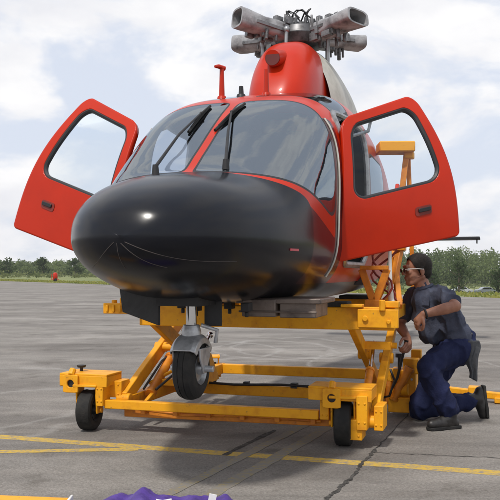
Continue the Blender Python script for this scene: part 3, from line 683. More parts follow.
fk = b.build('wheel_fork', mat('cast_aluminium', (.48, .49, .50), .38, metal=.5, col2=(.25, .25, .26), vscale=12, bump=.1), ng, bevel=.004)
b = MB(); hwid = .058
b.lathe((gx, gs, wz), (1, 0, 0), [(.085, -.055), (.105, -hwid), (.14, -hwid*.98), (.162, -hwid*.75), (wr, -hwid*.3), (wr-.004, -.02), (wr-.004, -.016), (wr+.001, -.012), (wr+.001, .012), (wr-.004, .016), (wr-.004, .02), (wr, hwid*.3), (.162, hwid*.75), (.14, hwid*.98), (.105, hwid), (.085, .055)], 56)
wt = b.build('nose_wheel', M['rubber'], ng)
b = MB(); b.lathe((gx, gs, wz), (1, 0, 0), [(0, -.05), (.03, -.06), (.035, -.045), (.07, -.04), (.088, -.06), (.088, .06), (.07, .04), (.035, .045), (.03, .07), (0, .07)], 32); b.build('rim', M['steel'], wt)
# gear doors and belly fittings
b = MB(); b.prism([(-.22, -.10), (.04, -.165), (.04, .06), (-.25, .08)], (-.13, .66, 1.03), (.9578, -.2876, 0), (0, 0, 1), .018); b.build('gear_door', M['belly'], heli, bevel=.004)
b = MB(); b.prism([(0, -.13), (.1, -.13), (.1, .08), (0, .08)], (.07, .90, .98), (.9578, .2, 0), (0, 0, 1), .018); b.build('gear_door', M['belly'], heli, bevel=.004)
b = MB(); b.box((gx, gs, 1.02), (.24, .42, .1)); b.build('gear_bay', M['belly'], heli)
pan = mat('belly_panel_metal', (.17, .135, .115), .45, metal=.4, col2=(.07, .055, .05), vscale=9, bump=.2)
b = MB(); b.box((.33, 1.25, .945), (.20, .34, .10)); b.box((.55, 1.28, .94), (.21, .34, .10)); b.box((.44, 1.30, .985), (.5, .42, .03)); b.box((.44, 1.08, .925), (.46, .012, .012)); b.build('belly_antenna_box', pan, heli, bevel=.012)
b = MB(); 
for k in range(9):
    b = MB(); b.box((-.30+.1*k, .95+.3*(k % 3), .955), (.05, .07, .05)); b.tube([(-.30+.1*k, .95+.3*(k % 3), .93), (-.30+.1*k, .95+.3*(k % 3), .90)], .012, 8); b.build('belly_fitting', M['belly'], heli, bevel=.006)

# ------------------------------------------------------------------ MAINTENANCE LIFT
LW, LS = -.20, 2.9
lx, ly = hw(LW, LS); lift = empty('maintenance_lift', (lx, ly, 0), -PSI)
tag(lift, 'orange-yellow wheeled scissor lift carrying the helicopter', 'lift')
def Lp(w_, s, z): return V(w_-LW, s-LS, z)
def caster(w_, s, rz, r_=.147, side=1):
    bm_ = MB(); c_ = Lp(w_, s, r_); ax = Matrix.Rotation(R(rz), 3, 'Z') @ V(1, 0, 0)
    bm_.lathe(c_, ax, [(.075, -.045), (.10, -.055), (.13, -.055), (r_-.004, -.045), (r_, -.03), (r_-.003, -.012), (r_-.003, .012), (r_, .03), (r_-.004, .045), (.13, .055), (.10, .055), (.075, .045)], 40)
    cs = MB(); fw = ax; fy = V(-ax.y, ax.x, 0)
    for sg in (-1, 1): cs.prism([(-.05, -.02), (.05, -.02), (.075, .20), (-.075, .20)], c_+fw*sg*.075, fy, (0, 0, 1), .014)
    cs.box(c_+V(0, 0, .185), (.18, .2, .018), Matrix.Rotation(R(rz), 3, 'Z')); cs.tube([c_-fw*.1, c_+fw*.1], .02, 12)
    fko = cs.build('caster_fork', M['yellow'], lift, bevel=.004)
    ty = bm_.build('caster_tyre', M['rubber'], fko)
    bm_ = MB(); bm_.lathe(c_, ax, [(0, -.05), (.03, -.055), (.035, -.03), (.07, -.03), (.078, -.05), (.078, .05), (.07, .03), (.035, .03), (.03, .055), (0, .05)], 24); bm_.build('caster_rim', M['darkmetal'], ty)
    return fko
caster(-1.20, 1.92, 6); caster(.665, 1.95, 4); caster(.95, 4.15, 10, .12); caster(-1.05, 4.1, 20, .13)
def plate_with_hole(b, c_, wd, ht, th, hr):
    """flat front plate with a drilled hole, in the lateral/vertical plane"""
    n = 24; o = []; i_ = []
    for k in range(n):
        a = 2*math.pi*k/n; cx, cz = math.cos(a), math.sin(a); sc_ = min(wd/2/max(abs(cx), 1e-6), ht/2/max(abs(cz), 1e-6)); o.append((cx*sc_, cz*sc_)); i_.append((cx*hr, cz*hr))
    vv = []
    for y in (-th/2, th/2):
        vv += [c_+V(x, y, z) for x, z in o]+[c_+V(x, y, z) for x, z in i_]
    f_ = []
    for k in range(n):
        q = (k+1) % n; f_ += [(k, q, n+q, n+k), (2*n+k, 3*n+k, 3*n+q, 2*n+q), (k, 2*n+k, 2*n+q, q), (n+k, n+q, 3*n+q, 3*n+k)]
    b.add(vv, f_)
def housing(w0, w1, s, zc, hole_w, name='caster_housing'):
    b = MB(); b.box(Lp((w0+w1)/2, s+.06, zc+.035), (w1-w0, .24, .014)); b.box(Lp((w0+w1)/2, s+.17, zc-.01), (w1-w0, .014, .08))
    b.box(Lp((w0+w1)/2, s-.055, zc-.01), (w1-w0, .014, .078)); b.box(Lp(w0+.007, s+.06, zc-.008), (.012, .21, .07)); b.box(Lp(w1-.007, s+.06, zc-.008), (.012, .21, .07))
    plate_with_hole(b, Lp(hole_w, s-.075, zc-.03), .12, .13, .018, .028)
    b.tube([Lp(hole_w-.0, s-.072, zc+.03), Lp(hole_w, s-.04, zc+.07)], .025, 10)
    o = b.build(name, M['yellow'], lift, bevel=.004)
    return o
h1 = housing(-1.40, -1.02, 1.90, .375, -1.30); h2 = housing(.44, .86, 1.93, .355, .60)
b = MB(); b.tube([Lp(-1.30, 1.98, .40), Lp(-1.30, 1.98, .445)], .012, 10); b.tube([Lp(-1.30, 1.98, .445), Lp(-1.30, 1.98, .462)], [.03, .034], 14); b.build('screw_jack', M['darkmetal'], lift)
for c_, d_ in (((-1.08, 1.90, .27), (.055, .12, .16)), ((-1.02, 2.02, .30), (.12, .14, .12)), ((-1.4, 1.93, .34), (.04, .1, .05)), ((.80, 1.90, .24), (.07, .13, .22)), ((.75, 1.93, .125), (.10, .16, .13)), ((.54, 1.97, .24), (.06, .12, .14)), ((.90, 2.0, .2), (.06, .2, .16))):
    b = MB(); b.box(Lp(*c_), d_)
    for sx in (-.28, .28):
        for sz in (-.28, .28): b.tube([Lp(c_[0]+sx*d_[0], c_[1]-d_[1]/2-.006, c_[2]+sz*d_[2]), Lp(c_[0]+sx*d_[0], c_[1]-d_[1]/2+.01, c_[2]+sz*d_[2])], .008, 6)
    b.build('corner_bracket', M['yellow'], lift, bevel=.005)
for hx_, hz_ in ((-1.30, .345), (.60, .325)):
    b = MB(); b.lathe(Lp(hx_, (1.90 if hx_ < 0 else 1.93)-.066, hz_), (0, 1, 0), [(0, 0), (.034, 0), (.034, .008), (0, .008)], 24); b.build('hole_shade_disc', M['darkmetal'], lift)  # dark disc behind the drilled hole, its colour stands in for the shade inside
# base frame
b = MB(); b.beam(Lp(-1.06, 1.90, .20), Lp(.50, 1.93, .20), .06, .062); b.build('front_bar', M['yellow'], lift, bevel=.006)
b = MB(); b.beam(Lp(-.98, 2.06, .115), Lp(.56, 2.06, .13), .05, .055); b.tube([Lp(-.9, 2.0, .16), Lp(-.5, 2.0, .13), Lp(0, 2.0, .15), Lp(.5, 2.0, .14)], .011, 8)
for k in range(6): b.box(Lp(-.8+.25*k, 2.0, .15), (.035, .07, .05))
b.build('lower_channel', M['orange'], lift, bevel=.004)
b = MB(); b.beam(Lp(-.95, 2.90, .19), Lp(.80, 2.90, .19), .07, .085); b.build('middle_bar', M['yellow'], lift, bevel=.006)
b = MB(); b.tube([Lp(-.9, 2.85, .25), Lp(-.4, 2.85, .235), Lp(0, 2.85, .25), Lp(.5, 2.85, .24)], .010, 8)
b.box(Lp(.1, 2.88, .245), (.05, .06, .04)); b.box(Lp(-.3, 2.88, .245), (.04, .06, .03)); b.build('hydraulic_line', M['darkmetal'], lift)
b = MB(); b.beam(Lp(-.95, 4.10, .2), Lp(.95, 4.10, .2), .08, .09); b.build('rear_bar', M['yellow'], lift, bevel=.006)
for w_ in (-.95, .76):
    b = MB(); b.beam(Lp(w_, 1.98, .20), Lp(w_, 4.15, .20), .07, .10); b.build('side_rail', M['yellow'], lift, bevel=.006)
# scissor arms
def sarm(w_, a, c_, th, ht):
    b = MB(); b.beam(Lp(w_, *a), Lp(w_, *c_), th, ht)
    for q in (a, c_, ((a[0]+c_[0])/2, (a[1]+c_[1])/2)):
        b.tube([Lp(w_-.05, *q), Lp(w_+.05, *q)], .04, 16)
    return b.build('scissor_arm', M['yellow'], lift, bevel=.006)
sarm(-.95, (1.98, .23), (3.32, .86), .05, .10); sarm(-.76, (1.96, .86), (3.32, .23), .045, .11)
sarm(.70, (1.96, .84), (3.32, .24), .05, .085); sarm(.86, (1.94, .17), (3.32, .86), .055, .085)
b = MB(); b.tube([Lp(-.98, 2.63, .545), Lp(-.70, 2.63, .545)], .028, 14); b.build('cross_pin', M['yellow'], lift); b = MB(); b.tube([Lp(.66, 2.5, .62), Lp(.95, 2.5, .62)], .022, 12); b.box(Lp(.79, 2.48, .62), (.24, .04, .055)); b.build('cross_pin', M['yellow'], lift)
def cyl(p, q, r1, r2, k=.55):
    p, q = Vector(p), Vector(q); b = MB(); m_ = p.lerp(q, k); b.tube([p, m_], r1, 16); b.tube([p.lerp(q, k-.04), p.lerp(q, k)], r1*1.2, 16); b.tube([p-(q-p)*.03, p+(q-p)*.02], r1*1.15, 14)
    o = b.build('hydraulic_cylinder', M['orange'], lift); b = MB(); b.tube([m_, q], r2, 14); b.ball(q, r2*2, 12, 8); b.build('piston_rod', M['chrome'], o); return o
cyl(Lp(-.86, 2.25, .24), Lp(-.86, 2.95, .66), .038, .018); cyl(Lp(.78, 2.15, .30), Lp(.78, 2.55, .62), .028, .014, .5); cyl(Lp(-.62, 2.3, .26), Lp(-.66, 3.0, .62), .03, .015)
b = MB(); b.prism([(2.1, .20), (2.95, .20), (2.75, .34), (2.3, .27)], Lp(-.84, 0, 0)+V(0, LS*1-LS, 0), (0, 1, 0), (0, 0, 1), .03)
b.prism([(2.3, .22), (3.1, .24), (2.9, .48), (2.55, .40)], Lp(-.64, 0, 0), (0, 1, 0), (0, 0, 1), .06)
b.box(Lp(-.72, 2.45, .30), (.22, .16, .05)); b.tube([Lp(-.9, 2.3, .3), Lp(-.72, 2.6, .42), Lp(-.68, 2.9, .36)], .014, 8); b.build('pump_plate', M['yellow'], lift, bevel=.006)
b = MB(); b.tube([Lp(-.80, 2.2, .27), Lp(-.74, 2.4, .36), Lp(-.80, 2.7, .52), Lp(-.72, 2.9, .4)], .010, 8); b.tube([Lp(-.90, 2.2, .27), Lp(-.88, 2.5, .45), Lp(-.84, 2.9, .56)], .009, 8); b.build('hydraulic_hose', M['darkmetal'], lift)
# upper frame
b = MB(); b.beam(Lp(-.80, 1.95, .845), Lp(1.0, 1.95, .845), .08, .15); ub = b.build('upper_beam', M['yellow'], lift, bevel=.007)
b = MB(); b.box(Lp(-.92, 1.90, .89), (.27, .10, .075)); 
for k in range(3): b.box(Lp(-1.02+.05*k, 1.845, .89), (.018, .012, .05))
b.box(Lp(-.88, 1.92, .945), (.12, .08, .04)); b.tube([Lp(-.99, 1.9, .92), Lp(-.99, 1.9, .95)], .02, 10); b.build('beam_end_clamp', M['yellow'], lift, bevel=.005)
b = MB(); b.box(Lp(.90, 1.88, .85), (.26, .05, .12)); b.box(Lp(.73, 1.90, .93), (.14, .10, .02)); b.box(Lp(.98, 1.93, .94), (.10, .10, .04)); b.tube([Lp(.93, 1.85, .9), Lp(.93, 1.85, .97)], .02, 10); b.tube([Lp(.82, 1.85, .85), Lp(.82, 1.84, .85)], .02, 12); b.tube([Lp(.97, 1.86, .83), Lp(.97, 1.835, .83)], .016, 6); b.build('beam_end_clamp', M['yellow'], lift, bevel=.005)
for w_ in (-.72, .93):
    b = MB(); b.beam(Lp(w_, 1.99, .86), Lp(w_, 4.05, .86), .07, .09); b.build('upper_rail', M['yellow'], lift, bevel=.006)
b = MB(); b.beam(Lp(-.69, 3.9, .86), Lp(.9, 3.9, .86), .08, .10); b.build('upper_cross_beam', M['yellow'], lift, bevel=.006)
for w_ in (-.45, .45):
    b = MB(); b.box(Lp(w_, 3.9, .925), (.3, .35, .035)); b.build('saddle_pad', M['rubber'], lift, bevel=.01)
for w_ in (-.40, .60):
    b = MB(); b.box(Lp(w_, 1.97, .938), (.2, .16, .036)); b.build('saddle_pad', M['rubber'], lift, bevel=.01)
# struts beside the fuselage on the port side
b = MB(); b.beam(Lp(.72, 2.35, 1.17), Lp(.80, 2.35, .95), .05, .03, (0, 1, 0)); b.beam(Lp(.90, 2.35, 1.17), Lp(.82, 2.35, .95), .05, .03, (0, 1, 0)); b.box(Lp(.81, 2.35, 1.18), (.2, .06, .03)); b.box(Lp(.81, 2.35, .93), (.12, .12, .05)); b.build('v_bracket', M['orange'], lift, bevel=.004)
b = MB(); b.beam(Lp(.88, 2.6, .9), Lp(.95, 2.75, 1.35), .045, .05); b.beam(Lp(.97, 2.5, .9), Lp(.86, 3.0, 1.42), .04, .05); b.beam(Lp(.76, 2.8, .92), Lp(.95, 2.75, 1.32), .04, .04); b.box(Lp(.94, 2.74, 1.36), (.1, .1, .1)); b.build('side_strut', M['orange'], lift, bevel=.005)
b = MB(); b.tube([Lp(.92, 2.45, .92), Lp(.91, 2.46, 1.06)], .022, 12); b.tube([Lp(.91, 2.46, 1.06), Lp(.90, 2.48, 1.38)], .013, 12); b.build('screw_jack', M['white'], lift)
b = MB()
for k in range(3): b.tube([Lp(.86+.12*math.sin(q*.7+k)*(.6+.1*k), 2.4+.05*k, .95+.045*q) for q in range(9)], .008, 8)
b.build('hydraulic_hose', M['hose'], lift)
b = MB(); b.beam(Lp(.80, 3.28, .90), Lp(.93, 3.40, 2.13), .045, .045); b.beam(Lp(.98, 3.5, .90), Lp(.94, 3.44, 2.13), .035, .035); b.build('support_mast', M['orange'], lift, bevel=.004)
b = MB(); b.beam(Lp(.70, 3.34, 2.18), Lp(.98, 3.42, 2.18), .22, .085); b.box(Lp(.95, 3.41, 2.12), (.08, .1, .06)); b.build('support_arm', M['yellow'], lift, bevel=.01)
# jack unit right rear with pump lever, outrigger
b = MB(); b.box(Lp(.93, 3.22, .20), (.20, .22, .34)); b.box(Lp(.99, 3.18, .40), (.12, .14, .12)); b.box(Lp(.86, 3.12, .33), (.10, .10, .10)); b.box(Lp(.95, 3.1, .10), (.26, .1, .12)); b.tube([Lp(.88, 3.1, .22), Lp(.98, 3.08, .22)], .05, 16); b.box(Lp(1.02, 3.3, .46), (.08, .1, .12)); b.build('jack_unit', M['yellow'], lift, bevel=.008)
for (q, a_, c_, rr) in (('pump_cylinder', (.86, 3.06, .14), (.99, 3.06, .40), .032), ('pump_cylinder', (.80, 3.08, .10), (.84, 3.10, .36), .022)):
    b = MB(); b.tube([Lp(*a_), Lp(*c_)], rr, 16); b.tube([Lp(*a_), Lp(*a_)+(Lp(*c_)-Lp(*a_))*.08], rr*1.25, 16); b.tube([Lp(*c_)-(Lp(*c_)-Lp(*a_))*.1, Lp(*c_)], rr*1.25, 16); b.build(q, M['orange'], lift)
b = MB(); b.tube([Lp(.84, 3.04, .38), Lp(.88, 2.98, .30), Lp(.84, 2.97, .18), Lp(.76, 2.98, .16), Lp(.70, 2.7, .2)], .010, 8); b.build('hydraulic_hose', M['darkmetal'], lift)
for k in range(6):
    b = MB(); b.tube([Lp(.86+.035*(k % 3)*2, 3.105, .08+.22*(k//3)), Lp(.86+.035*(k % 3)*2, 3.095, .08+.22*(k//3))], .010, 6); b.build('bolt', M['steel'], lift)
b = MB(); b.tube([Lp(.90, 3.12, .47), Lp(.90, 3.12, .50)], .03, 12); b.tube([Lp(.9, 3.12, .38), Lp(.9, 3.12, .47)], .012, 8); b.build('jack_knob', M['darkmetal'], lift)
b = MB(); b.beam(Lp(.98, 4.12, .10), Lp(1.70, 4.0, .06), .07, .06); b.box(Lp(1.48, 4.03, .10), (.14, .12, .07)); b.build('outrigger', M['yellow'], lift, bevel=.008)
b = MB(); b.box(Lp(1.72, 4.0, .03), (.18, .12, .05)); b.build('outrigger_pad', M['yellow'], lift, bevel=.008)

# ------------------------------------------------------------------ MECHANIC
PX, PY = 1.45, 5.9
def remesh(mb, vox, smooth_it=4, fac=.5):
    d = mb.me('tmp'); o = bpy.data.objects.new('tmp', d); COL.objects.link(o)
    b = bmesh.new(); b.from_mesh(d); bmesh.ops.recalc_face_normals(b, faces=b.faces); b.to_mesh(d); b.free()
    k = o.modifiers.new('r', 'REMESH'); k.mode = 'VOXEL'; k.voxel_size = vox
    if smooth_it: k = o.modifiers.new('s', 'SMOOTH'); k.iterations = smooth_it; k.factor = fac
    dg = bpy.context.evaluated_depsgraph_get(); dg.update(); ev = o.evaluated_get(dg); me = ev.to_mesh()
    r = MB(); r.v = [v.co.copy() for v in me.vertices]; r.f = [tuple(p.vertices) for p in me.polygons]; nr = [v.normal.copy() for v in me.vertices]
    ev.to_mesh_clear(); bpy.data.objects.remove(o); bpy.data.meshes.remove(d); return r, nr
def folds(r, nr, amp, sc, stretch=(1, 1, 1)):
    for i, v in enumerate(r.v):
        q = V(v.x*stretch[0], v.y*stretch[1], v.z*stretch[2])*sc
        a = 1-abs(noise.noise(q))*2; b_ = noise.noise(q*2.3+V(5, 1, 2))
        r.v[i] = v+nr[i]*amp*((a*a*a)*.9+b_*.5-.3)
person = empty('x', (0, 0, 0)); bpy.data.objects.remove(person)
o3 = V(PX, PY, 0)
def q3(x, y, z): return V(x, y, z)-o3
J = dict(pel=q3(1.57, 5.98, .60), spine=q3(1.50, 5.96, .78), chest=q3(1.40, 5.95, .93), neck=q3(1.325, 5.96, 1.03), head=q3(1.275, 5.97, 1.165),
 shL=q3(1.45, 5.82, .965), elL=q3(1.475, 5.60, .905), wrL=q3(1.25, 5.62, .845), shR=q3(1.29, 6.10, .965), elR=q3(1.17, 6.12, .74), wrR=q3(1.20, 5.93, .645),
 hipL=q3(1.55, 5.88, .56), knL=q3(1.285, 5.68, .455), anL=q3(1.47, 5.72, .11), hipR=q3(1.55, 6.06, .55), knR=q3(1.31, 6.04, .085), anR=q3(1.745, 6.12, .15))
b = MB()
# head: skull, jaw, face (faces -x, tilted a little down)
hr = Matrix.Rotation(R(-6), 3, 'Y') @ Matrix.Rotation(R(8), 3, 'Z'); Hc = J['head']
def hp(x, y, z): return Hc+hr @ (V(x, y, z)*1.10)
b.ball(hp(.015, 0, .025), (.096, .076, .088), 28, 20, hr); b.ball(hp(-.030, 0, -.035), (.062, .057, .075), 24, 16, hr); b.ball(hp(-.060, 0, -.082), (.030, .032, .028), 16, 10, hr)
b.limb(hp(.02, .045, -.05), hp(-.055, .018, -.085), .024, .022); b.limb(hp(.02, -.045, -.05), hp(-.055, -.018, -.085), .024, .022)
b.limb(hp(-.080, 0, .016), hp(-.102, 0, -.016), .009, .0115, 12); b.ball(hp(-.094, .010, -.021), .008, 10, 8); b.ball(hp(-.094, -.010, -.021), .008, 10, 8)
b.limb(hp(-.072, .034, .030), hp(-.078, -.034, .030), .015, .015); b.limb(hp(-.062, .032, -.008), hp(-.062, .032, -.01), .02, .02); b.limb(hp(-.062, -.032, -.008), hp(-.062, -.032, -.01), .02, .02)
b.limb(hp(-.083, .016, -.048), hp(-.083, -.016, -.048), .0085, .0085, 10); b.limb(hp(-.080, .014, -.060), hp(-.080, -.014, -.060), .009, .009, 10)
for sy in (-1, 1): b.ball(hp(.012, sy*.078, -.012), (.019, .008, .032), 14, 10, hr); b.ball(hp(.008, sy*.078, -.034), (.010, .008, .012), 12, 8, hr)
b.limb(J['neck']-V(0, 0, .02), hp(.02, 0, -.06), .060, .056)
b.limb(J['chest'], J['neck'], .08, .06); b.limb(J['pel'], J['chest'], .09, .09)
for sx in 'LR':
    b.limb(J['chest'], J['sh'+sx], .06, .045); b.limb(J['sh'+sx], J['el'+sx], .046, .042)
    m_ = J['el'+sx].lerp(J['wr'+sx], .3); b.limb(J['el'+sx], m_, .040, .043); b.limb(m_, J['wr'+sx], .043, .027)
    b.limb(J['pel'], J['hip'+sx], .08, .07); b.limb(J['hip'+sx], J['kn'+sx], .06, .04); b.limb(J['kn'+sx], J['an'+sx], .04, .03)
def hand(wr, d, palm_n, curl, L_):
    d = d.normalized(); pn = (palm_n-d*palm_n.dot(d)).normalized(); sd_ = d.cross(pn)*L_
    pc = wr+d*.055
    b.limb(wr, pc, .026, .030); 
    for k in range(4):
        base_ = wr+d*(.085-.004*abs(k-1.3))+sd_*(.030-.020*k)
        b.limb(wr+d*.03+sd_*(.018-.012*k), base_, .018, .0125, 10)
        ln = (.042, .047, .044, .034)[k]; p_ = base_; ang = curl*.7; 
        for seg in range(3):
            dd = d*math.cos(ang)+pn*math.sin(ang); e_ = p_+dd*ln*(1, .68, .5)[seg]; b.limb(p_, e_, .0105-.0012*seg, .0095-.0012*seg, 9); p_ = e_; ang += curl
    t0 = wr+d*.025+sd_*.030; t1 = t0+(d*.6+sd_*.75+pn*.25).normalized()*.038; t2 = t1+(d*.85+sd_*.1+pn*.5).normalized()*.030; t3 = t2+(d*.8-sd_*.3+pn*.5).normalized()*.024
    b.limb(wr+d*.015+sd_*.012, t0, .018, .015, 10); b.limb(t0, t1, .0145, .0125, 10); b.limb(t1, t2, .012, .011, 10); b.limb(t2, t3, .011, .009, 10)
lever0 = q3(1.235, 5.80, .70); 
hand(J['wrL'], V(-.52, .30, -.72), V(.6, .5, -.5), 1.0, 1)
hand(J['wrR'], V(-.08, -.50, -.42), V(-.6, .35, -.35), 1.05, -1)
r, nr = remesh(b, .0052, 2, .5)
person = r.build('person', M['skin'], None, ang=180); person.location = (PX, PY, 0)
tag(person, 'mechanic in navy shirt and trousers kneeling on one knee beside the lift', 'person')
# eyes + glasses
for sy in (-1, 1):
    b = MB(); b.ball(hp(-.071, sy*.031, .008), .0125, 14, 10); b.build('eye', M['white'], person)
b = MB(); wd_ = (J['wrL']-J['elL']).normalized(); wc_ = J['elL'].lerp(J['wrL'], .93); wu_ = wd_.orthogonal().normalized(); ww_ = wd_.cross(wu_)
b.ring([wc_+wu_*.033*math.cos(a)+ww_*.033*math.sin(a) for a in [k*math.pi/10 for k in range(20)]], .008, 8); b.build('wristwatch', M['darkmetal'], person)
b = MB()
for sy in (-1, 1): b.tube([hp(-.100, sy*.050, .012), hp(-.08, sy*.074, .014), hp(-.02, sy*.086, .010), hp(.02, sy*.088, .002)], .0032, 8)
for sy in (-1, 1):
    g_ = MB(); g_.ball(hp(-.100, sy*.032, .006), (.003, .024, .017), 16, 10, hr); g_.build('glasses_lens', M['seal'], person)
b.tube([hp(-.104, -.008, .012), hp(-.104, .008, .012)], .0025, 6); b.build('glasses', M['white'], person)
# hair
b = MB(); b.ball(hp(.017, 0, .029), (.106, .086, .097), 30, 20, hr); b.ball(hp(.044, 0, -.016), (.066, .072, .070), 24, 14, hr); b.limb(hp(.012, .074, .012), hp(.010, .076, -.004), .013, .009); b.limb(hp(.012, -.074, .012), hp(.010, -.076, -.004), .013, .009)
r, nr = remesh(b, .005, 3)
kv, _ = clip(r.v, r.f, lambda v: (hr.transposed() @ (v-Hc)).x+.045+.6*max(0, .045-(hr.transposed() @ (v-Hc)).z)*-1+.35*max(0, (hr.transposed() @ (v-Hc)).z-.05))
h_ = MB(); h_.v, h_.f = kv
for i, v in enumerate(h_.v): h_.v[i] = v+V(noise.noise(v*90), noise.noise(v*90+V(3, 0, 0)), noise.noise(v*90+V(0, 3, 0)))*.0009
rh_ = random.Random(5); base_v = list(h_.v)
for v in base_v:
    for _k in range(2):
        nn_ = (v-Hc).normalized(); d_ = (nn_*.5+V(rh_.gauss(.25, .3), rh_.gauss(0, .3), rh_.gauss(-.35, .3))).normalized(); p_ = v+V(rh_.uniform(-.003, .003), rh_.uniform(-.003, .003), rh_.uniform(-.003, .003))
        sd_ = d_.orthogonal().normalized()*.0007; ln2 = rh_.uniform(.002, .005); h_.add([p_-sd_, p_+sd_, p_+d_*ln2], [(0, 1, 2)])
h_.build('hair', M['hair'], person, ang=180)
# shirt
b = MB(); ax = (J['shL']-J['shR']).normalized()
for k, (wd, dp_) in enumerate(((.125, .115), (.135, .12), (.15, .122), (.165, .118), (.155, .10))):
    c_ = (J['pel']-V(0, 0, .02)).lerp(J['chest']+V(0, 0, .02), k/4); b.limb(c_-ax*wd*.42, c_+ax*wd*.42, dp_, dp_)
b.limb(J['pel']+V(-.19, -.03, .10), J['spine']+V(-.15, -.01, .03), .100, .115); b.limb(J['spine']+V(-.12, -.01, .0), J['chest']+V(-.06, -.01, .0), .12, .11); b.limb(J['shL'], J['shR'], .062, .062); b.limb(J['neck']-V(0, 0, .045), J['neck']-V(.004, 0, .012), .085, .066)
b.limb(J['shL'], J['shL'].lerp(J['elL'], .62), .070, .068); b.limb(J['shR'], J['shR'].lerp(J['elR'], .62), .070, .062)
b.limb(J['chest'], J['shL'], .12, .07); b.limb(J['chest'], J['shR'], .12, .07)
r, nr = remesh(b, .008, 5); folds(r, nr, .019, 10, (1, 1, .5))
sh = r.build('shirt', M['shirt'], person, ang=180)
b = MB(); cc = J['neck']-V(0, 0, .005); b.ring([cc+V(.062*math.cos(a), .066*math.sin(a), .022*math.cos(a)+.004) for a in [k*math.pi/12 for k in range(24)]], .014, 8); b.build('collar', M['shirt'], sh)
b = MB(); sl = J['shL'].lerp(J['elL'], .78); dd = (J['elL']-J['shL']).normalized(); 
b.prism([(-.03, -.03), (.03, -.03), (.03, .03), (-.03, .03)], J['chest']+V(-.085, -.112, .0), (.8, -.55, 0), (.1, .1, 1), .004); b.build('shirt_pocket', M['shirt'], sh)
# trousers
b = MB(); b.limb(J['hipL'], J['hipR'], .125, .125); b.limb(J['pel']-V(.02, 0, 0), J['pel']+V(.03, 0, .03), .13, .125); b.ball(J['pel']+V(.055, 0, -.03), (.12, .15, .12), 18, 12)
b.limb(J['hipL'], J['knL'], .112, .082); b.limb(J['knL'], J['knL'].lerp(J['anL'], .5), .080, .082); b.limb(J['knL'].lerp(J['anL'], .5), J['anL']+V(-.012, 0, .03), .082, .072)
b.limb(J['hipR'], J['knR']+V(0, 0, .02), .112, .088); b.limb(J['knR'], J['knR'].lerp(J['anR'], .5), .082, .078); b.limb(J['knR'].lerp(J['anR'], .5), J['anR']-V(.025, 0, .02), .078, .066)
r, nr = remesh(b, .008, 5); folds(r, nr, .019, 9, (1, 1, .6))
for i, v in enumerate(r.v):
    if v.z < .006: r.v[i] = V(v.x, v.y, .006)
r.build('trousers', M['trouser'], person, ang=180)
b = MB(); b.ring([J['pel']+V(-.01, 0, .055)+V(.128*math.cos(a), .15*math.sin(a), .03*math.cos(a)) for a in [k*math.pi/12 for k in range(24)]], .014, 8); b.build('belt', M['boot'], person)
# boots
def boot(ank, toe, heel, up, rz=0):
    b = MB(); ank, toe, heel, up = map(Vector, (ank, toe, heel, up)); ball_ = heel.lerp(toe, .68)
    b.limb(ank+up*.03, ank-up*.04, .050, .046); b.limb(ank-up*.035, heel+up*.025, .044, .040); b.limb(heel+up*.03, ball_+up*.03, .038, .044); b.limb(ball_+up*.028, toe+up*.026, .044, .034); b.limb(ank-up*.03, ball_+up*.035, .045, .036)
    r, nr = remesh(b, .006, 4)
    o = r.build('boot', M['boot'], person, ang=180)
    ax_ = (toe-heel).normalized(); sd_ = ax_.cross(up).normalized(); b = MB(); L0 = (toe-heel).length
    b.prism([(-.045, -.034), (-.03, -.041), (.08, -.032), (L0*.7, -.048), (L0+.02, -.036), (L0+.036, 0), (L0+.02, .036), (L0*.7, .048), (.08, .032), (-.03, .041), (-.045, .034)], heel-up*.004, ax_, sd_, .022); b.build('boot_sole', M['rubber'], o, bevel=.004)
boot(J['anL']+V(0, 0, .0), q3(1.315, 5.66, .018), q3(1.50, 5.735, .018), (0, 0, 1))
boot(J['anR'], q3(1.855, 6.13, .030), q3(1.835, 6.135, .215), V(-1, 0, -.08).normalized())
# rag
b = MB(); vv = []; nn = 26
for j in range(nn+1):
    for i in range(13):
        u, v_ = i/12, j/nn; wd = .070*(1+.25*math.sin(3.14*min(v_*1.1, 1)))*(1-.35*v_**2)+.006*math.sin(v_*14)
        vv.append(q3(1.665+.020*v_-.03*math.sin(v_*1.6)+wd*(u-.5)*1.1+.008*math.sin(v_*9), 5.80+.013*math.sin(u*11+v_*2)*(.4+v_)-.015*v_, .64-.275*v_-.03*u*v_))
b.v = vv; b.f = [(j*13+i, j*13+i+1, (j+1)*13+i+1, (j+1)*13+i) for j in range(nn) for i in range(12)]
rg = b.build('rag', M['rag'], None, ang=180, solid=.006); 
for v in rg.data.vertices: v.co += V(0, 0, 0)
rg.location = (PX, PY, 0); tag(rg, 'grey rag hanging from the back pocket of the kneeling mechanic', 'rag')
# pump lever held in the lower hand
lv = MB(); hR = J['wrR']+V(-.034, -.060, -.058)
p0 = hR+V(.012, -.005, .05); p1 = q3(1.13, 5.98, .34); p2 = q3(1.10, 6.02, .26)
lv.tube([p0-o3*0, hR, p1, p2], .011, 10); le = lv.build('pump_lever', M['darkmetal'], None); le.location = (PX, PY, 0); tag(le, 'dark steel pump lever gripped in the lower hand of the kneeling mechanic', 'lever')
b = MB(); b.tube([p0, p0.lerp(hR, .9)], .0145, 12); b.build('lever_grip', M['rubber'], le)

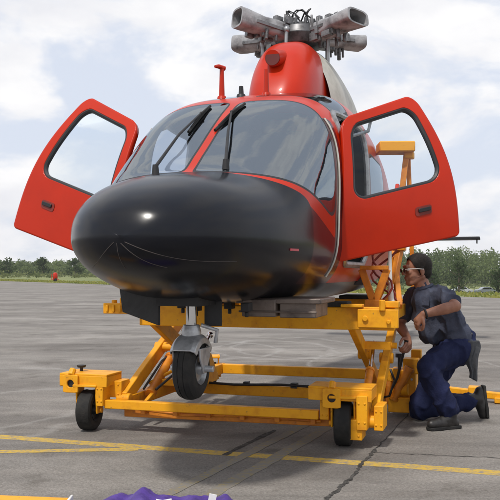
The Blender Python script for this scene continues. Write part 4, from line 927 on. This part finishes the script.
# ------------------------------------------------------------------ foreground things
b = MB(); b.beam((-1.75, 3.66, .068), (-.84, 3.58, .056), .10, .09); tb = b.build('tow_bar', M['yellow'], None, bevel=.008); tag(tb, 'end of a yellow steel bar lying on the ground at the lower left corner', 'bar')
b = MB(); b.box((-.83, 3.58, .056), (.012, .12, .11)); b.build('end_plate', M['white'], tb, bevel=.003)
b = MB(); nn = 60; mm = 24; vv = []
for j in range(mm+1):
    for i in range(nn+1):
        u, v_ = i/nn, j/mm; x = -.74+.69*u; y = 3.62+.36*(v_-.5)
        e = max(0, math.sin(math.pi*v_))**.4*max(0, math.sin(math.pi*u))**.3
        ridge = (1-abs(noise.noise(V(x*7, y*4, 1)))*2.2)
        pk = .024+math.exp(-((x+.49)/.045)**2)*.05+math.exp(-((x+.64)/.05)**2)*.032+math.exp(-((x+.11)/.045)**2)*.045
        vv.append(V(x+.02*noise.noise(V(x*9, y*9, 4)), y+.03*noise.noise(V(x*6, y*6, 7)), .012+e*(.035+.035*max(0, ridge)+pk+.012*noise.noise(V(x*25, y*25, 0)))))
b.v = vv; b.f = [(j*(nn+1)+i, j*(nn+1)+i+1, (j+1)*(nn+1)+i+1, (j+1)*(nn+1)+i) for j in range(mm) for i in range(nn)]
pc = b.build('crumpled_cover', M['purple'], None, ang=180, solid=.01); tag(pc, 'crumpled purple nylon cover lying on the apron at the bottom edge', 'cover')
b = MB(); b.box((-.175, 3.60, .10), (.035, .008, .05), Matrix.Rotation(R(12), 3, 'Y')); b.build('tag', M['white'], pc)
b = MB(); b.tube([(-.52, 3.6, .105), (-.46, 3.58, .108), (-.40, 3.57, .10), (-.36, 3.58, .105)], .006, 6); b.build('cord', M['white'], pc)
# ------------------------------------------------------------------ air
hm = bpy.data.materials.new('haze_air'); hm.use_nodes = True; t = hm.node_tree; t.nodes.clear()
pv = N(t, 'ShaderNodeVolumePrincipled'); pv.inputs['Color'].default_value = (.93, .95, 1, 1); pv.inputs['Density'].default_value = .0003; pv.inputs['Anisotropy'].default_value = .3
o_ = N(t, 'ShaderNodeOutputMaterial'); t.links.new(pv.outputs[0], o_.inputs['Volume'])
b = MB(); b.box((0, 150, 5), (700, 620, 26)); hzo = b.build('haze', hm, None, smooth=False); tag(hzo, 'thin pale summer haze over the airfield fading the far woods', 'haze', kind='stuff')
